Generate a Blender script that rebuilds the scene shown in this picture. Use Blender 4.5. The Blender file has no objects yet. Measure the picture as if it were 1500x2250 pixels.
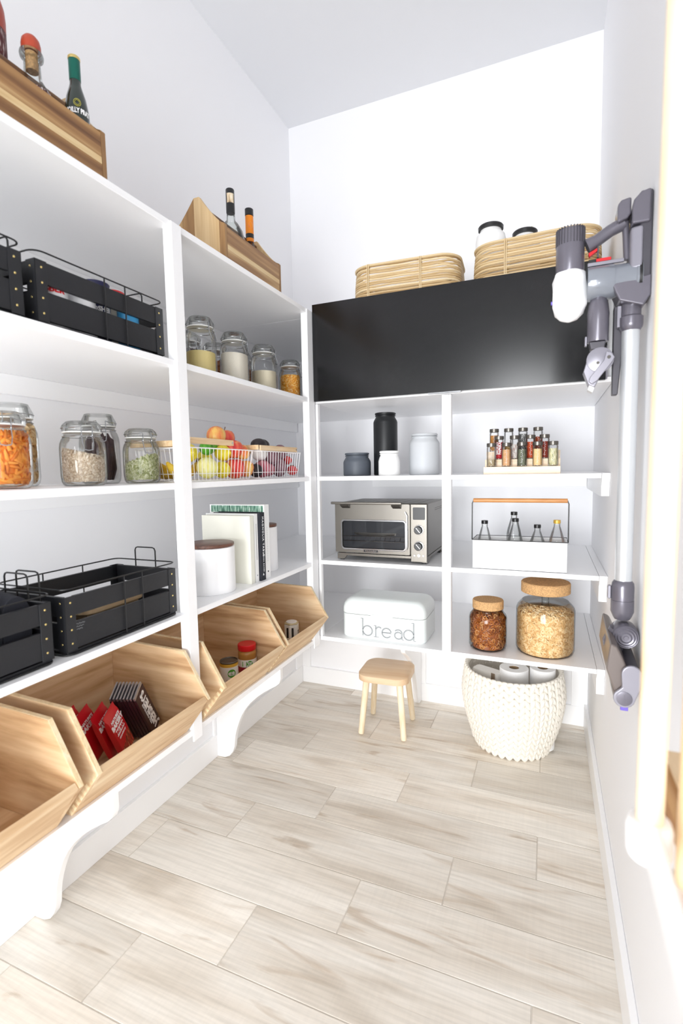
import bpy, math, random
from mathutils import Vector, Matrix
import numpy as np
random.seed(7)
PI = math.pi
COL = bpy.context.scene.collection
SC = bpy.context.scene

# ---------------------------------------------------------------- camera
def setup_camera():
    yaw, pit, rol = math.radians(22.6012), math.radians(4.8181), math.radians(-1.0333)
    fwd = Vector((-math.sin(yaw)*math.cos(pit), math.cos(yaw)*math.cos(pit), -math.sin(pit)))
    r0 = Vector((math.cos(yaw), math.sin(yaw), 0)); u0 = r0.cross(fwd)
    r = r0*math.cos(rol) + u0*math.sin(rol); u = -r0*math.sin(rol) + u0*math.cos(rol)
    cd = bpy.data.cameras.new('camera'); co = bpy.data.objects.new('camera', cd); COL.objects.link(co)
    m = Matrix.Identity(4)
    for i in range(3):
        m[i][0] = r[i]; m[i][1] = u[i]; m[i][2] = -fwd[i]
    m[0][3], m[1][3], m[2][3] = 1.31778, -2.52369, 1.22444
    co.matrix_world = m
    cd.sensor_fit = 'VERTICAL'; cd.sensor_height = 36; cd.sensor_width = 24
    cd.lens = 1096.654/2250*36
    cd.clip_start = .02
    cd.dof.use_dof = True; cd.dof.focus_distance = 1.75; cd.dof.aperture_fstop = 3.6
    SC.camera = co
setup_camera()

# ---------------------------------------------------------------- world, light, exposure
W = bpy.data.worlds.new('world'); SC.world = W; W.use_nodes = True
W.node_tree.nodes['Background'].inputs[0].default_value = (.93, .96, 1, 1)
W.node_tree.nodes['Background'].inputs[1].default_value = .6
def area(name, loc, rot, sx, sy, power, col=(1, 1, 1), spread=180):
    l = bpy.data.lights.new(name, 'AREA'); l.shape = 'RECTANGLE'; l.size = sx; l.size_y = sy
    l.energy = power; l.color = col; l.spread = math.radians(spread)
    o = bpy.data.objects.new(name, l); COL.objects.link(o); o.location = loc; o.rotation_euler = rot
    return o
area('window_daylight', (1.00, -6.2, 2.08), (math.radians(87), 0, 0), .78, .70, 32, (.96, .98, 1))
area('side_fill_light', (1.38, -3.15, 1.0), (math.radians(90), 0, math.radians(36)), .7, 1.2, 8, (.965, .985, 1), 125)  # added fill lamp behind the camera, brightens the left shelf bays; no window here
area('low_fill_light', (.75, -5.0, .80), (math.radians(91), 0, 0), 1.4, 1.2, 54, (.965, .985, 1), 110)  # added low fill lamp that lifts the lower shelf interiors, not a real window
SC.cycles.diffuse_bounces = 8; SC.cycles.max_bounces = 16; SC.cycles.transparent_max_bounces = 24
SC.view_settings.view_transform = 'Standard'; SC.view_settings.look = 'None'
SC.view_settings.gamma = 1; SC.view_settings.use_curve_mapping = False
SC.view_settings.exposure = .0

# ---------------------------------------------------------------- materials
def nodes(name):
    m = bpy.data.materials.new(name); m.use_nodes = True
    nt = m.node_tree; b = nt.nodes['Principled BSDF']
    return m, nt, b
def lin(c):
    if isinstance(c, str):
        c = [int(c[i:i+2], 16)/255 for i in (0, 2, 4)]
    return tuple((x/12.92 if x <= .04045 else ((x+.055)/1.055)**2.4) for x in c[:3]) + (1,)
def mat(name, c, rough=.5, metal=0, spec=.5, bump=0, bscale=60, sheen=0, coat=0, emit=0, var=0):
    m, nt, b = nodes(name)
    b.inputs['Base Color'].default_value = lin(c); b.inputs['Roughness'].default_value = rough
    b.inputs['Metallic'].default_value = metal; b.inputs['Specular IOR Level'].default_value = spec
    b.inputs['Coat Weight'].default_value = coat
    if bump or var:
        tc = nt.nodes.new('ShaderNodeTexCoord'); n = nt.nodes.new('ShaderNodeTexNoise')
        n.inputs['Scale'].default_value = bscale; n.inputs['Detail'].default_value = 4
        nt.links.new(tc.outputs['Object'], n.inputs['Vector'])
        if bump:
            bp = nt.nodes.new('ShaderNodeBump'); bp.inputs['Strength'].default_value = bump; bp.inputs['Distance'].default_value = .002
            nt.links.new(n.outputs['Fac'], bp.inputs['Height']); nt.links.new(bp.outputs['Normal'], b.inputs['Normal'])
        if var:
            r = nt.nodes.new('ShaderNodeValToRGB'); c0 = lin(c)
            r.color_ramp.elements[0].position = .3; r.color_ramp.elements[1].position = .7
            r.color_ramp.elements[0].color = tuple(x*(1-var) for x in c0[:3]) + (1,)
            r.color_ramp.elements[1].color = tuple(min(1, x*(1+var)) for x in c0[:3]) + (1,)
            nt.links.new(n.outputs['Fac'], r.inputs['Fac']); nt.links.new(r.outputs['Color'], b.inputs['Base Color'])
    return m
def wood(name, cols, axis='x', across=26, along=1.6, rough=.5, fine=.35, distort=1.2, rnd=True, bands=None):
    """grain running along one object axis: stretched noise through a colour ramp"""
    m, nt, b = nodes(name); L = nt.links.new; N = nt.nodes.new
    tc = N('ShaderNodeTexCoord'); mp = N('ShaderNodeMapping')
    s = {'x': (along, across, across), 'y': (across, along, across), 'z': (across, across, along)}[axis]
    mp.inputs['Scale'].default_value = s
    src = tc.outputs['Object']
    if rnd:
        oi = N('ShaderNodeObjectInfo'); mul = N('ShaderNodeVectorMath'); mul.operation = 'SCALE'; mul.inputs[0].default_value = (7, 9, 5)
        L(oi.outputs['Random'], mul.inputs['Scale']); add = N('ShaderNodeVectorMath'); L(tc.outputs['Object'], add.inputs[0]); L(mul.outputs[0], add.inputs[1])
        src = add.outputs[0]
    L(src, mp.inputs['Vector'])
    n1 = N('ShaderNodeTexNoise'); n1.inputs['Scale'].default_value = 1; n1.inputs['Detail'].default_value = 3; n1.inputs['Distortion'].default_value = distort
    L(mp.outputs[0], n1.inputs['Vector'])
    n2 = N('ShaderNodeTexNoise'); n2.inputs['Scale'].default_value = 5; n2.inputs['Detail'].default_value = 5; L(mp.outputs[0], n2.inputs['Vector'])
    mx = N('ShaderNodeMix'); mx.inputs[0].default_value = fine; L(n1.outputs['Fac'], mx.inputs[2]); L(n2.outputs['Fac'], mx.inputs[3])
    r = N('ShaderNodeValToRGB'); e = r.color_ramp.elements
    k = len(cols)
    while len(e) < k: e.new(.5)
    for i, c in enumerate(cols):
        e[i].position = .33 + .34*i/(k-1); e[i].color = lin(c)
    L(mx.outputs[0], r.inputs['Fac']); L(r.outputs['Color'], b.inputs['Base Color'])
    b.inputs['Roughness'].default_value = rough
    bp = N('ShaderNodeBump'); bp.inputs['Strength'].default_value = .12; bp.inputs['Distance'].default_value = .001
    L(n2.outputs['Fac'], bp.inputs['Height']); L(bp.outputs['Normal'], b.inputs['Normal'])
    return m
def stripes(name, cols, axis, freq, grain='x'):
    """glued staves of different tones across one axis, grain along another"""
    m, nt, b = nodes(name); L = nt.links.new; N = nt.nodes.new
    tc = N('ShaderNodeTexCoord'); sp = N('ShaderNodeSeparateXYZ'); L(tc.outputs['Object'], sp.inputs[0])
    mu = N('ShaderNodeMath'); mu.operation = 'MULTIPLY'; mu.inputs[1].default_value = freq; L(sp.outputs['XYZ'.index(axis.upper())], mu.inputs[0])
    fl = N('ShaderNodeMath'); fl.operation = 'FLOOR'; L(mu.outputs[0], fl.inputs[0])
    wn = N('ShaderNodeTexWhiteNoise'); wn.noise_dimensions = '1D'; L(fl.outputs[0], wn.inputs['W'])
    mp = N('ShaderNodeMapping'); mp.inputs['Scale'].default_value = {'x': (2, 40, 40), 'y': (40, 2, 40), 'z': (40, 40, 2)}[grain]
    L(tc.outputs['Object'], mp.inputs['Vector'])
    n = N('ShaderNodeTexNoise'); n.inputs['Scale'].default_value = 1.5; n.inputs['Detail'].default_value = 5; n.inputs['Distortion'].default_value = .8; L(mp.outputs[0], n.inputs['Vector'])
    mx = N('ShaderNodeMix'); mx.inputs[0].default_value = .45; L(wn.outputs['Value'], mx.inputs[2]); L(n.outputs['Fac'], mx.inputs[3])
    r = N('ShaderNodeValToRGB'); e = r.color_ramp.elements
    while len(e) < len(cols): e.new(.5)
    for i, c in enumerate(cols):
        e[i].position = .2 + .55*i/(len(cols)-1); e[i].color = lin(c)
    L(mx.outputs[0], r.inputs['Fac']); L(r.outputs['Color'], b.inputs['Base Color']); b.inputs['Roughness'].default_value = .5
    return m
def glass(name, tint=(.99, .995, .992), edge=(.84, .87, .87), refl=.8, base=.015):
    """thin clear glass: see-through, with fresnel reflection and a darker edge"""
    m = bpy.data.materials.new(name); m.use_nodes = True; nt = m.node_tree; nt.nodes.clear(); N = nt.nodes.new; L = nt.links.new
    o = N('ShaderNodeOutputMaterial'); lw = N('ShaderNodeLayerWeight'); lw.inputs['Blend'].default_value = .5
    pw = N('ShaderNodeMath'); pw.operation = 'POWER'; pw.inputs[1].default_value = 4.5; L(lw.outputs['Facing'], pw.inputs[0])
    cm = N('ShaderNodeMix'); cm.data_type = 'RGBA'; cm.inputs[6].default_value = (*tint, 1); cm.inputs[7].default_value = (*edge, 1); L(pw.outputs[0], cm.inputs[0])
    t = N('ShaderNodeBsdfTransparent'); L(cm.outputs[2], t.inputs[0])
    g = N('ShaderNodeBsdfGlossy'); g.inputs['Roughness'].default_value = .03
    fr = N('ShaderNodeFresnel'); fr.inputs[0].default_value = 1.45
    mu = N('ShaderNodeMath'); mu.operation = 'MULTIPLY'; mu.inputs[1].default_value = refl; L(fr.outputs[0], mu.inputs[0])
    mix = N('ShaderNodeMixShader'); L(mu.outputs[0], mix.inputs[0]); L(t.outputs[0], mix.inputs[1]); L(g.outputs[0], mix.inputs[2]); L(mix.outputs[0], o.inputs[0])
    return m
def speck(name, cols, rough=.6):
    """colour picked per piece from the 'v' attribute of the mesh"""
    m, nt, b = nodes(name); L = nt.links.new; N = nt.nodes.new
    a = N('ShaderNodeAttribute'); a.attribute_name = 'v'; r = N('ShaderNodeValToRGB'); e = r.color_ramp.elements
    while len(e) < len(cols): e.new(.5)
    for i, c in enumerate(cols):
        e[i].position = i/(len(cols)-1); e[i].color = lin(c)
    L(a.outputs['Fac'], r.inputs['Fac']); L(r.outputs['Color'], b.inputs['Base Color']); b.inputs['Roughness'].default_value = rough
    return m

def plank_mat():
    m, nt, b = nodes('wood_look_tile'); L = nt.links.new; N = nt.nodes.new
    tc = N('ShaderNodeTexCoord'); oi = N('ShaderNodeObjectInfo')
    mul = N('ShaderNodeVectorMath'); mul.operation = 'SCALE'; mul.inputs[0].default_value = (13, 17, 3); L(oi.outputs['Random'], mul.inputs['Scale'])
    add = N('ShaderNodeVectorMath'); L(tc.outputs['Object'], add.inputs[0]); L(mul.outputs[0], add.inputs[1])
    def noise(scale, sc, det=4, dist=0):
        mp = N('ShaderNodeMapping'); mp.inputs['Scale'].default_value = sc; L(add.outputs[0], mp.inputs['Vector'])
        n = N('ShaderNodeTexNoise'); n.inputs['Scale'].default_value = scale; n.inputs['Detail'].default_value = det; n.inputs['Distortion'].default_value = dist
        L(mp.outputs[0], n.inputs['Vector']); return n.outputs['Fac']
    big = noise(1, (1.7, 9, 1), 3, .8); fine = noise(1, (6, 120, 1), 6); saw = noise(1, (110, 7, 1), 3); patch = noise(1, (2.2, 5, 1), 2)
    r1 = N('ShaderNodeValToRGB'); e = r1.color_ramp.elements
    e[0].position = .30; e[0].color = lin('D2C8BB'); e[1].position = .62; e[1].color = lin('F0EBE3'); x = e.new(.42); x.color = lin('E4DCD1')
    L(big, r1.inputs['Fac'])
    # darker brown streak where the patch noise is low
    r2 = N('ShaderNodeValToRGB'); e = r2.color_ramp.elements; e[0].position = .30; e[0].color = (1, 1, 1, 1); e[1].position = .40; e[1].color = (0, 0, 0, 1); L(noise(1, (1.9, 12, 1), 4, 1.6), r2.inputs['Fac'])
    mx = N('ShaderNodeMix'); mx.data_type = 'RGBA'; mx.inputs[7].default_value = lin('BBA790')
    mf = N('ShaderNodeMath'); mf.operation = 'MULTIPLY'; mf.inputs[1].default_value = .6; L(r2.outputs['Color'], mf.inputs[0]); L(mf.outputs[0], mx.inputs[0]); L(r1.outputs['Color'], mx.inputs[6])
    r3 = N('ShaderNodeValToRGB'); e = r3.color_ramp.elements; e[0].position = .3; e[0].color = (.80, .79, .77, 1); e[1].position = .62; e[1].color = (1.05, 1.04, 1.03, 1); L(fine, r3.inputs['Fac'])
    m2 = N('ShaderNodeMix'); m2.data_type = 'RGBA'; m2.blend_type = 'MULTIPLY'; m2.inputs[0].default_value = .65; L(mx.outputs[2], m2.inputs[6]); L(r3.outputs['Color'], m2.inputs[7])
    r4 = N('ShaderNodeValToRGB'); e = r4.color_ramp.elements; e[0].position = .4; e[0].color = (.965, .965, .96, 1); e[1].position = .6; e[1].color = (1.03, 1.03, 1.02, 1); L(saw, r4.inputs['Fac'])
    m3 = N('ShaderNodeMix'); m3.data_type = 'RGBA'; m3.blend_type = 'MULTIPLY'; L(m2.outputs[2], m3.inputs[6]); L(r4.outputs['Color'], m3.inputs[7])
    g = N('ShaderNodeMath'); g.operation = 'GREATER_THAN'; g.inputs[1].default_value = .52; L(patch, g.inputs[0]); gm = N('ShaderNodeMath'); gm.operation = 'MULTIPLY'; gm.inputs[1].default_value = .7; L(patch, gm.inputs[0]); L(gm.outputs[0], m3.inputs[0])
    # every plank a little lighter or darker
    hv = N('ShaderNodeHueSaturation'); mr = N('ShaderNodeMapRange'); mr.inputs[3].default_value = .9; mr.inputs[4].default_value = 1.1; L(oi.outputs['Random'], mr.inputs[0]); L(mr.outputs[0], hv.inputs['Value']); L(m3.outputs[2], hv.inputs['Color'])
    L(hv.outputs[0], b.inputs['Base Color']); b.inputs['Roughness'].default_value = .42
    bp = N('ShaderNodeBump'); bp.inputs['Strength'].default_value = .15; bp.inputs['Distance'].default_value = .001; L(fine, bp.inputs['Height']); L(bp.outputs['Normal'], b.inputs['Normal'])
    return m

M = {}
M['wall'] = mat('wall_paint', 'F7F7F9', .75, bump=.03, bscale=180)
M['ceil'] = mat('ceiling_paint', 'E4E5E8', .85)
M['white'] = mat('white_gloss_paint', 'FBFBFC', .33)
M['grout'] = mat('tile_grout', 'D9D2C8', .9)
M['plank'] = plank_mat()
M['black'] = mat('black_satin_laminate', '09090B', .21, spec=.6)
M['blackwood'] = mat('black_painted_wood', '191A1E', .5, bump=.2, bscale=90)
M['wire'] = mat('black_wire', '0F0F11', .4)
M['brass'] = mat('brass_rivet', 'E8D08A', .25, 1)
M['steel'] = mat('brushed_steel', '76726C', .33, .9, bump=.05, bscale=200)
M['steeldark'] = mat('dark_steel', '55524E', .4, .8)  # darker steel for tray, handle brackets, grooves and screws
M['chrome'] = mat('bright_metal', 'C4C4C6', .18, 1)
M['clampwire'] = mat('clamp_wire', 'A9ABAE', .25, 1)
M['glass'] = glass('clear_glass')
M['ovenglass'] = glass('oven_window_glass', (.7, .71, .73), (.3, .3, .3), .55)
M['rubber'] = mat('white_rubber_seal', 'E9E9E6', .6)
M['blackplastic'] = mat('black_plastic', '1A1A1C', .35)
M['darktext'] = mat('dark_print', '1B1B1D', .6)
M['whitetext'] = mat('white_print', 'F5F5F5', .6)
M['greytext'] = mat('grey_print', '8E9194', .6)
M['bin_x'] = wood('paulownia_side_board', ['A9825A', 'CDA980', 'DFC19A', 'EBD5B2'], 'x', 13, 1.3, .55, .38, 1.0)
M['bin_y'] = wood('paulownia_long_board', ['A9825A', 'CDA980', 'DFC19A', 'EBD5B2'], 'y', 13, 1.3, .55, .38, 1.0)
M['binedge'] = wood('paulownia_cut_edge', ['D9BC8C', 'EBD5AC', 'F3E3C4'], 'z', 60, 8, .6)
M['acacia_y'] = wood('acacia_board', ['6B472B', '91683F', 'AE8555', 'D9B988'], 'y', 26, 1.0, .45, .2, .6)
M['acacia_z'] = stripes('acacia_end_staves', ['8F6A42', 'B58C5B', 'CBA877', 'DEC193'], 'x', 22, 'z')
M['acacia_pale'] = wood('acacia_sapwood', ['CBA56F', 'E0C28F', 'ECD5A8'], 'y', 30, 2, .5)
M['pine'] = wood('stool_pine', ['D9B48E', 'E3C4A0', 'EACFB0'], 'x', 14, 1.4, .5, .3)
M['pineleg'] = wood('pine_leg', ['E5CDA6', 'F0DEBF', 'F5E8D0'], 'z', 30, 3, .5)
M['rackwood'] = wood('rack_wood', ['E9CFAE', 'F3DFC4', 'F8EAD6'], 'x', 40, 4, .6)
M['bamboo'] = wood('bamboo_strip', ['D7B386', 'E6C79C', 'EFD6B2'], 'y', 60, 4, .45)
M['handlewood'] = wood('caddy_handle_wood', ['A76C37', 'C88B52', 'D8A06A'], 'x', 60, 4, .4)
M['walnut'] = wood('walnut_lid', ['4A2E22', '6A4536', '7C5443'], 'y', 50, 4, .4)
M['cork'] = mat('cork', 'C79D6C', .85, bump=.5, bscale=220, var=.28)
M['rattan'] = speck('rattan_cane', ['A3855A', 'C4A87C', 'D4BC92', 'E0CCA6'], .5)
M['rattanbind'] = mat('rattan_binding', 'D4BC92', .5)
M['rope'] = mat('cotton_rope', 'EEE9DF', .9, bump=.4, bscale=300)
M['towel'] = mat('paper_towel', 'F6F6F6', .95, bump=.3, bscale=250)
M['cloth'] = mat('white_cloth', 'F2F0EC', .95)
M['leather'] = mat('leather_tag', '9A8672', .7)
M['crock_grey'] = mat('slate_grey_ceramic', '575D66', .5)
M['crock_black'] = mat('matt_black_ceramic', '16181B', .42)
M['crock_white'] = mat('matt_white_ceramic', 'F4F4F3', .45)
M['crock_light'] = mat('pale_grey_ceramic', 'C6C9CD', .5)
M['bread'] = mat('bread_box_enamel', 'EAF0EF', .3, coat=.3)
M['red'] = mat('red_plastic', 'D0141E', .35)
M['dowel'] = wood('beech_dowel', ['E8C79B', 'F3DAB4', 'F8E6C8'], 'z', 60, 3, .5)
M['vacgrey'] = mat('gunmetal_plastic', '6C6973', .30, .35, coat=.3)
M['vacdark'] = mat('dark_grey_plastic', '4D4B52', .35, .2)
M['vaclight'] = mat('silver_plastic', '93919B', .3, .3)
M['vacclear'] = mat('smoky_clear_bin', '898E97', .15, .2, coat=.6)
M['vacwhite'] = mat('white_cover_cloth', 'F8F8F8', .8, bump=.6, bscale=30)
M['alu'] = mat('pale_aluminium_tube', 'DDE0E3', .28, .55)
M['purple'] = mat('purple_plastic', '6A5AB8', .4)

# ---------------------------------------------------------------- geometry collector
class G:
    def __init__(s): s.v = []; s.f = []; s.s = []; s.c = []
    def add(s, vs, fs, smooth=False, xf=None, val=None):
        n = len(s.v)
        if xf is not None: vs = [tuple(xf @ Vector(p)) for p in vs]
        s.v += [tuple(p) for p in vs]; s.f += [tuple(i+n for i in f) for f in fs]; s.s += [smooth]*len(fs)
        if val is not None or s.c:
            s.c += [0]*(n-len(s.c)) + [val or 0]*len(vs)
        return s
    def box(s, x0, x1, y0, y1, z0, z1, xf=None, val=None):
        vs = [(x, y, z) for z in (z0, z1) for y in (y0, y1) for x in (x0, x1)]
        return s.add(vs, [(0, 2, 3, 1), (4, 5, 7, 6), (0, 1, 5, 4), (2, 6, 7, 3), (0, 4, 6, 2), (1, 3, 7, 5)], False, xf, val)
    def lathe(s, prof, n=28, c=(0, 0, 0), xf=None, smooth=True, cap=True, val=None):
        vs = []; fs = []
        for r, z in prof:
            for i in range(n):
                a = 2*PI*i/n; vs.append((c[0]+r*math.cos(a), c[1]+r*math.sin(a), c[2]+z))
        for k in range(len(prof)-1):
            for i in range(n):
                j = (i+1) % n; fs.append((k*n+i, k*n+j, (k+1)*n+j, (k+1)*n+i))
        if cap:
            fs.append(tuple(range(n))[::-1]); fs.append(tuple((len(prof)-1)*n+i for i in range(n)))
        return s.add(vs, fs, smooth, xf, val)
    def cyl(s, r, z0, z1, n=20, c=(0, 0, 0), xf=None, ch=0, val=None):
        p = [(r, z0), (r, z1)] if not ch else [(r-ch, z0), (r, z0+ch), (r, z1-ch), (r-ch, z1)]
        return s.lathe(p, n, c, xf, True, True, val)
    def tube(s, pts, r, n=8, closed=False, xf=None, val=None, flat=1.0):
        P = [Vector(p) for p in pts]; vs = []; fs = []; m = len(P); up = None
        for i, p in enumerate(P):
            if closed: t = P[(i+1) % m]-P[i-1]
            else: t = P[min(i+1, m-1)]-P[max(i-1, 0)]
            t.normalize()
            if up is None:
                up = Vector((0, 0, 1)) if abs(t.z) < .9 else Vector((1, 0, 0))
            a = up - t*up.dot(t)
            if a.length < 1e-5: a = Vector((1, 0, 0)) - t*t.x
            a.normalize(); up = a; b = t.cross(a)
            rr = r[i] if isinstance(r, (list, tuple)) else r
            for k in range(n):
                q = 2*PI*k/n; vs.append(p + a*(rr*math.cos(q)) + b*(rr*flat*math.sin(q)))
        R = m if closed else m-1
        for i in range(R):
            for k in range(n):
                l = (k+1) % n; j = (i+1) % m; fs.append((i*n+k, i*n+l, j*n+l, j*n+k))
        if not closed: fs.append(tuple(range(n))[::-1]); fs.append(tuple((m-1)*n+k for k in range(n)))
        return s.add(vs, fs, True, xf, val)
    def prism(s, poly, axis, a0, a1, xf=None, smooth=False):
        """poly: 2D points in the two other axes, in order"""
        def p3(u, v, a): return {'x': (a, u, v), 'y': (u, a, v), 'z': (u, v, a)}[axis]
        n = len(poly); vs = [p3(u, v, a0) for u, v in poly] + [p3(u, v, a1) for u, v in poly]
        fs = [tuple(range(n)), tuple(range(2*n-1, n-1, -1))]
        s.add(vs, fs, False, xf); k = len(s.v)-2*n
        for i in range(n):
            j = (i+1) % n; s.f.append((k+i, k+n+i, k+n+j, k+j)); s.s.append(smooth)
        return s
    def ell(s, c, rx, ry=None, rz=None, nu=12, nv=8, xf=None, val=None):
        ry = ry or rx; rz = rz or rx; vs = [(c[0], c[1], c[2]-rz)]; fs = []
        for j in range(1, nv):
            t = PI*j/nv
            for i in range(nu):
                a = 2*PI*i/nu; vs.append((c[0]+rx*math.sin(t)*math.cos(a), c[1]+ry*math.sin(t)*math.sin(a), c[2]-rz*math.cos(t)))
        vs.append((c[0], c[1], c[2]+rz)); e = len(vs)-1
        for i in range(nu):
            j = (i+1) % nu; fs.append((0, 1+j, 1+i)); fs.append((e, e-nu+i, e-nu+j))
            for k in range(nv-2):
                a = 1+k*nu; fs.append((a+i, a+j, a+nu+j, a+nu+i))
        return s.add(vs, fs, True, xf, val)
    def loft(s, rings, cap=True, smooth=True, xf=None):
        n = len(rings[0]); vs = [p for r in rings for p in r]; fs = []
        for k in range(len(rings)-1):
            for i in range(n):
                j = (i+1) % n; fs.append((k*n+i, k*n+j, (k+1)*n+j, (k+1)*n+i))
        if cap: fs.append(tuple(range(n))[::-1]); fs.append(tuple((len(rings)-1)*n+i for i in range(n)))
        return s.add(vs, fs, smooth, xf)
def rrect(hx, hy, r, z, n=5, cx=0, cy=0):
    o = []
    for qx, qy, a0 in ((1, 1, 0), (-1, 1, 90), (-1, -1, 180), (1, -1, 270)):
        for i in range(n+1):
            a = math.radians(a0+90*i/n); o.append((cx+qx*(hx-r)+r*math.cos(a), cy+qy*(hy-r)+r*math.sin(a), z))
    return o
def T(x=0, y=0, z=0, rx=0, ry=0, rz=0):
    return Matrix.Translation((x, y, z)) @ Matrix.Rotation(rz, 4, 'Z') @ Matrix.Rotation(ry, 4, 'Y') @ Matrix.Rotation(rx, 4, 'X')

def obj(name, g, m, parent=None, bevel=0, world=False, label=None, kind=None, seg=2):
    vs = g.v
    if world and parent is not None:
        l = parent.location; 
        if parent.parent is not None: l = parent.parent.location + l
        vs = [(x-l[0], y-l[1], z-l[2]) for x, y, z in vs]
    me = bpy.data.meshes.new(name); me.from_pydata(vs, [], g.f)
    me.polygons.foreach_set('use_smooth', g.s if not bevel else [True]*len(g.f))
    if g.c:
        at = me.attributes.new('v', 'FLOAT', 'POINT'); c = g.c + [0]*(len(vs)-len(g.c)); at.data.foreach_set('value', c)
    me.materials.append(m); me.update()
    if any(g.s): me.set_sharp_from_angle(angle=math.radians(38))
    o = bpy.data.objects.new(name, me); COL.objects.link(o)
    if parent is not None: o.parent = parent
    if bevel:
        b = o.modifiers.new('bevel', 'BEVEL'); b.width = bevel; b.segments = seg; b.limit_method = 'ANGLE'; b.angle_limit = math.radians(40); b.harden_normals = True
    if label: o['label'] = label
    if kind: o['kind'] = kind
    return o
def thing(name, label, cat, loc=(0, 0, 0), rz=0, group=None):
    o = bpy.data.objects.new(name, None); COL.objects.link(o); o.empty_display_size = .05
    o.location = loc; o.rotation_euler = (0, 0, rz); o['label'] = label; o['category'] = cat
    if group: o['group'] = group
    return o
def struct(name, g, m, bevel=0):
    return obj(name, g, m, bevel=bevel, kind='structure')
def tag(o, label, cat, group=None):
    o['label'] = label; o['category'] = cat
    if group: o['group'] = group
    return o
def text(body, size, m, parent, xf, name='lettering', bend=None, depth=.0003, spacing=1, sx=1, shear=0, label=None, bold=0):
    """flat print as a thin mesh; bend wraps it round a cylinder of that radius about the local z axis (text faces -y)"""
    cu = bpy.data.curves.new(name, 'FONT'); cu.body = body; cu.size = size; cu.align_x = 'CENTER'; cu.align_y = 'CENTER'
    cu.extrude = depth; cu.space_character = spacing; cu.shear = shear; cu.resolution_u = 2; cu.offset = bold
    o = bpy.data.objects.new('tmp', cu); COL.objects.link(o)
    bpy.context.view_layer.update()
    me = bpy.data.meshes.new_from_object(o.evaluated_get(bpy.context.evaluated_depsgraph_get())); bpy.data.objects.remove(o)
    for v in me.vertices:
        x, y, z = v.co; x *= sx
        if bend:
            a = x/bend; r = bend + z + depth; v.co = xf @ Vector((r*math.sin(a), -r*math.cos(a), y))
        else: v.co = xf @ Vector((x, y, z))
    me.materials.clear(); me.materials.append(m); me.name = name
    n = bpy.data.objects.new(name, me); COL.objects.link(n); n.parent = parent
    if label: n['label'] = label
    return n
# matrices that stand text up: facing -y, facing +x
def FY(x, y, z, roll=0): return Matrix.Translation((x, y, z)) @ Matrix.Rotation(PI/2, 4, 'X') @ Matrix.Rotation(roll, 4, 'Z')
def FX(x, y, z, roll=0): return Matrix.Translation((x, y, z)) @ Matrix.Rotation(PI/2, 4, 'Z') @ Matrix.Rotation(PI/2, 4, 'X') @ Matrix.Rotation(roll, 4, 'Z')
def scrib(n, w, h, rnd, t=.0006):
    """an unreadable handwritten word as a ribbon; points in the xz plane"""
    return [(-w/2+w*i/(n-1), 0, h/2*math.sin(i*2.1+rnd)*(0.55+.45*math.sin(i*1.3+rnd*3))) for i in range(n)]

# ---------------------------------------------------------------- setting
RW, RH, YF = 1.5014, 3.05, -3.3
Z2, Z3, Z4, Z5, Z6 = .5425, .8600, 1.1992, 1.5051, 1.8403
TH = .0165
DL, DB = .453, -.7014
fl = struct('floor', G().box(-2.5, 4, -6.5, .1, -.12, -.0018), M['grout'])
meshes = {}
for i in range(-2, 21):
    y1 = -.275 - .1885*i; y0 = y1 - .1885
    if y1 < YF: break
    y0c, y1c = max(y0, YF)+.0013, min(y1, 0)-.0013
    if y1c <= y0c: continue
    xs = 1.302 - .2425*i
    while xs > 0: xs -= .7265
    while xs < RW:
        a, b = max(xs+.0013, .002), min(xs+.7265-.0013, RW-.002)
        if b-a > .01:
            cx, cy = (a+b)/2, (y0c+y1c)/2
            key = (round(b-a, 3), round(y1c-y0c, 3))
            if key not in meshes:
                o = obj('floor_plank', G().box(-(b-a)/2, (b-a)/2, -(y1c-y0c)/2, (y1c-y0c)/2, -.02, 0), M['plank'], fl, bevel=.0012, seg=1)
                meshes[key] = o
            else:
                o = meshes[key].copy(); COL.objects.link(o)
            o.location = (cx, cy, 0)
        xs += .7265
struct('ceiling', G().box(-.1, RW+.1, YF, .1, RH, RH+.1), M['ceil'])
struct('wall_left', G().box(-.1, 0, YF, .1, 0, RH), M['wall'])
struct('wall_back', G().box(0, RW, 0, .1, 0, RH), M['wall'])
struct('wall_right', G().box(RW, RW+.1, YF, .1, 0, RH), M['wall'])
g = G().box(0, RW, YF-.1, YF, 2.55, RH).box(-2.5, -.1, YF-.1, YF, 0, RH).box(RW+.1, 4, YF-.1, YF, 0, RH)
struct('wall_front', g, M['wall'])
# panelled lower wall: tall bottom rail, stiles and a top rail, standing proud of the recessed panels
struct('baseboard_left', G().box(0, .014, YF, -.016, 0, .097), M['white'], .002)
struct('baseboard_back', G().box(.0, RW-.016, -.014, 0, 0, .095), M['white'], .002)
struct('baseboard_right', G().box(RW-.016, RW, YF, 0, 0, .11), M['white'], .003)
g = G().box(0, .011, YF, -.01, .47, Z2-TH)
for a, b in ((-1.685, -1.56), (-.845, -.72), (-2.5, -2.38), (-.08, -.01)): g.box(0, .011, a, b, .09, .48)
struct('trim_1', g, M['white'], .0015)
g = G().box(0, RW, -.011, 0, .47, Z2-TH)
for a, b in ((.61, .735), (1.43, RW-.001), (0, .06)): g.box(a, b, -.011, 0, .09, .48)
struct('trim_2', g, M['white'], .0015)

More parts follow.
